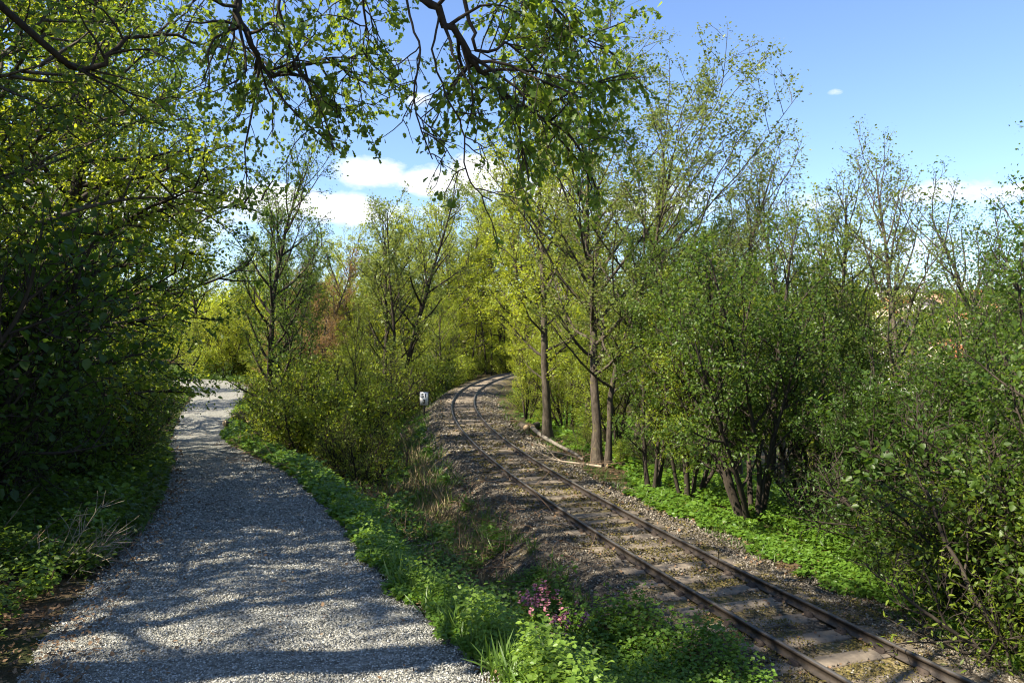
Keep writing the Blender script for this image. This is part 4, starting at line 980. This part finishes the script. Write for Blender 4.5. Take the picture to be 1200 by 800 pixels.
for hx, hy, _ in hh:
    dirx = np.array([hx, hy]) / math.hypot(hx, hy); along = x * dirx[0] + y * dirx[1]; lat = np.abs(x * dirx[1] - y * dirx[0]); R0 = math.hypot(hx, hy)
    keep &= ~((lat < 9) & (along < R0 + 8) & (along > R0 - 26))
x, y, z, r = x[keep], y[keep], z[keep], r[keep]
clump_forest("hillside_wood", np.c_[x, y, z], rng.uniform(6, 10, len(x)), rng.uniform(3, 5.5, len(x)), 110, 1.3, M['leaf_fresh'], 2)

M['wall_white'] = plain("white_render", (.72, .70, .66), .8, .2, .08, 3, .1); M['wall_cream'] = plain("cream_render", (.60, .50, .36), .8, .2, .08, 3, .1)
M['wall_red'] = plain("pale_brick", (.45, .28, .19), .8, .2, .1, 3, .1)
M['roof_red'] = plain("orange_roof_tiles", (.42, .15, .07), .85, .2, .2, 3, .2); M['roof_grey'] = plain("grey_roof", (.12, .11, .11), .8, .2, .2, 3, .2)
M['glass'] = plain("dark_window", (.04, .05, .06), .2, .5, .1, 3, 0)
def house(x, y, rz, w, d, h, wall, roof, label):
    z = gz(x, y) - .6; e = empty("house", (x, y, z), R(rz)); tag(e, label, "house", "houses on the far hillside")
    V, F = box_np(w, d, h + 3.0, (0, 0, h / 2 - 1.5)); g = .36 * d
    V = np.vstack([V, [(-w / 2, 0, h + g), (w / 2, 0, h + g)]]); F3 = np.array([(7, 4, 8), (5, 6, 9)])
    link("wall", mesh_np("wall", V, [F, F3], M[wall]), e)
    o = .45; t = .22; k = (g / (d / 2)); V = []; F = []
    for s in (-1, 1):
        b = len(V); zl = h - o * k
        V += [(-w / 2 - o, s * (d / 2 + o), zl + .03), (w / 2 + o, s * (d / 2 + o), zl + .03), (w / 2 + o, 0, h + g + .03), (-w / 2 - o, 0, h + g + .03)]
        V += [(a, b_, c + t) for a, b_, c in V[b:b + 4]]
        for f in ((0, 1, 2, 3), (4, 5, 6, 7), (0, 1, 5, 4), (1, 2, 6, 5), (2, 3, 7, 6), (3, 0, 4, 7)): F.append([b + i for i in f])
    rf = link("roof", mesh_np("roof", V, np.array(F), M[roof]), e)
    cV, cF = box_np(.7, .7, 1.8, (w * .2, .6, h + g)); link("chimney", mesh_np("chimney", cV, cF, M['wall_red']), rf)
    wV, wF = box_np(1.2, .12, 1.4); wm = mesh_np("window", wV, wF, M['glass'])
    for zz in (h - 1.6, h - 4.4):
        if zz < 1: continue
        for xx in np.linspace(-w / 2 + 1.6, w / 2 - 1.6, 3): link("window", wm, e, (xx, -d / 2 - .03, zz))
lab = ["white house with a grey roof, leftmost under the far skyline", "orange-roofed house just below the leftmost white one", "bright white house in the middle row of the hillside", "pinkish house with an orange roof beside the bright white one",
       "white house peeping out left of the bright white one", "orange-roofed house high on the far hillside", "white house right below the high orange-roofed one", "second orange-roofed house highest at the far right", "white house below the far right orange-roofed one",
       "cream house behind the twigs of the thin airy tree", "long white house low on the hillside behind the hazels", "white house lowest but one beside the long white one", "orange brick house low on the hillside in the leaf gap", "cream house right of the low orange brick house",
       "orange-roofed house left of the low brick house", "lowest white house on the hillside", "lone cream house right of the leaf gap", "white house halfway down behind the thin tree", "orange-roofed house halfway down right of the thin tree"]
for i, ((hx, hy, rz), (px, py, _, _)) in enumerate(zip(hh, HS)):
    wall = ('wall_white', 'wall_cream', 'wall_white', 'wall_red', 'wall_white', 'wall_cream', 'wall_white', 'wall_cream', 'wall_white', 'wall_cream', 'wall_white', 'wall_white', 'wall_red', 'wall_cream', 'wall_cream', 'wall_white', 'wall_cream', 'wall_white', 'wall_cream')[i]
    roof = 'roof_red' if 'orange' in lab[i] or 'cream' in lab[i] else 'roof_grey'
    house(hx, hy, rz + 20, 11 + (i * 7) % 5, 8.5, 5.6, wall, roof, lab[i])
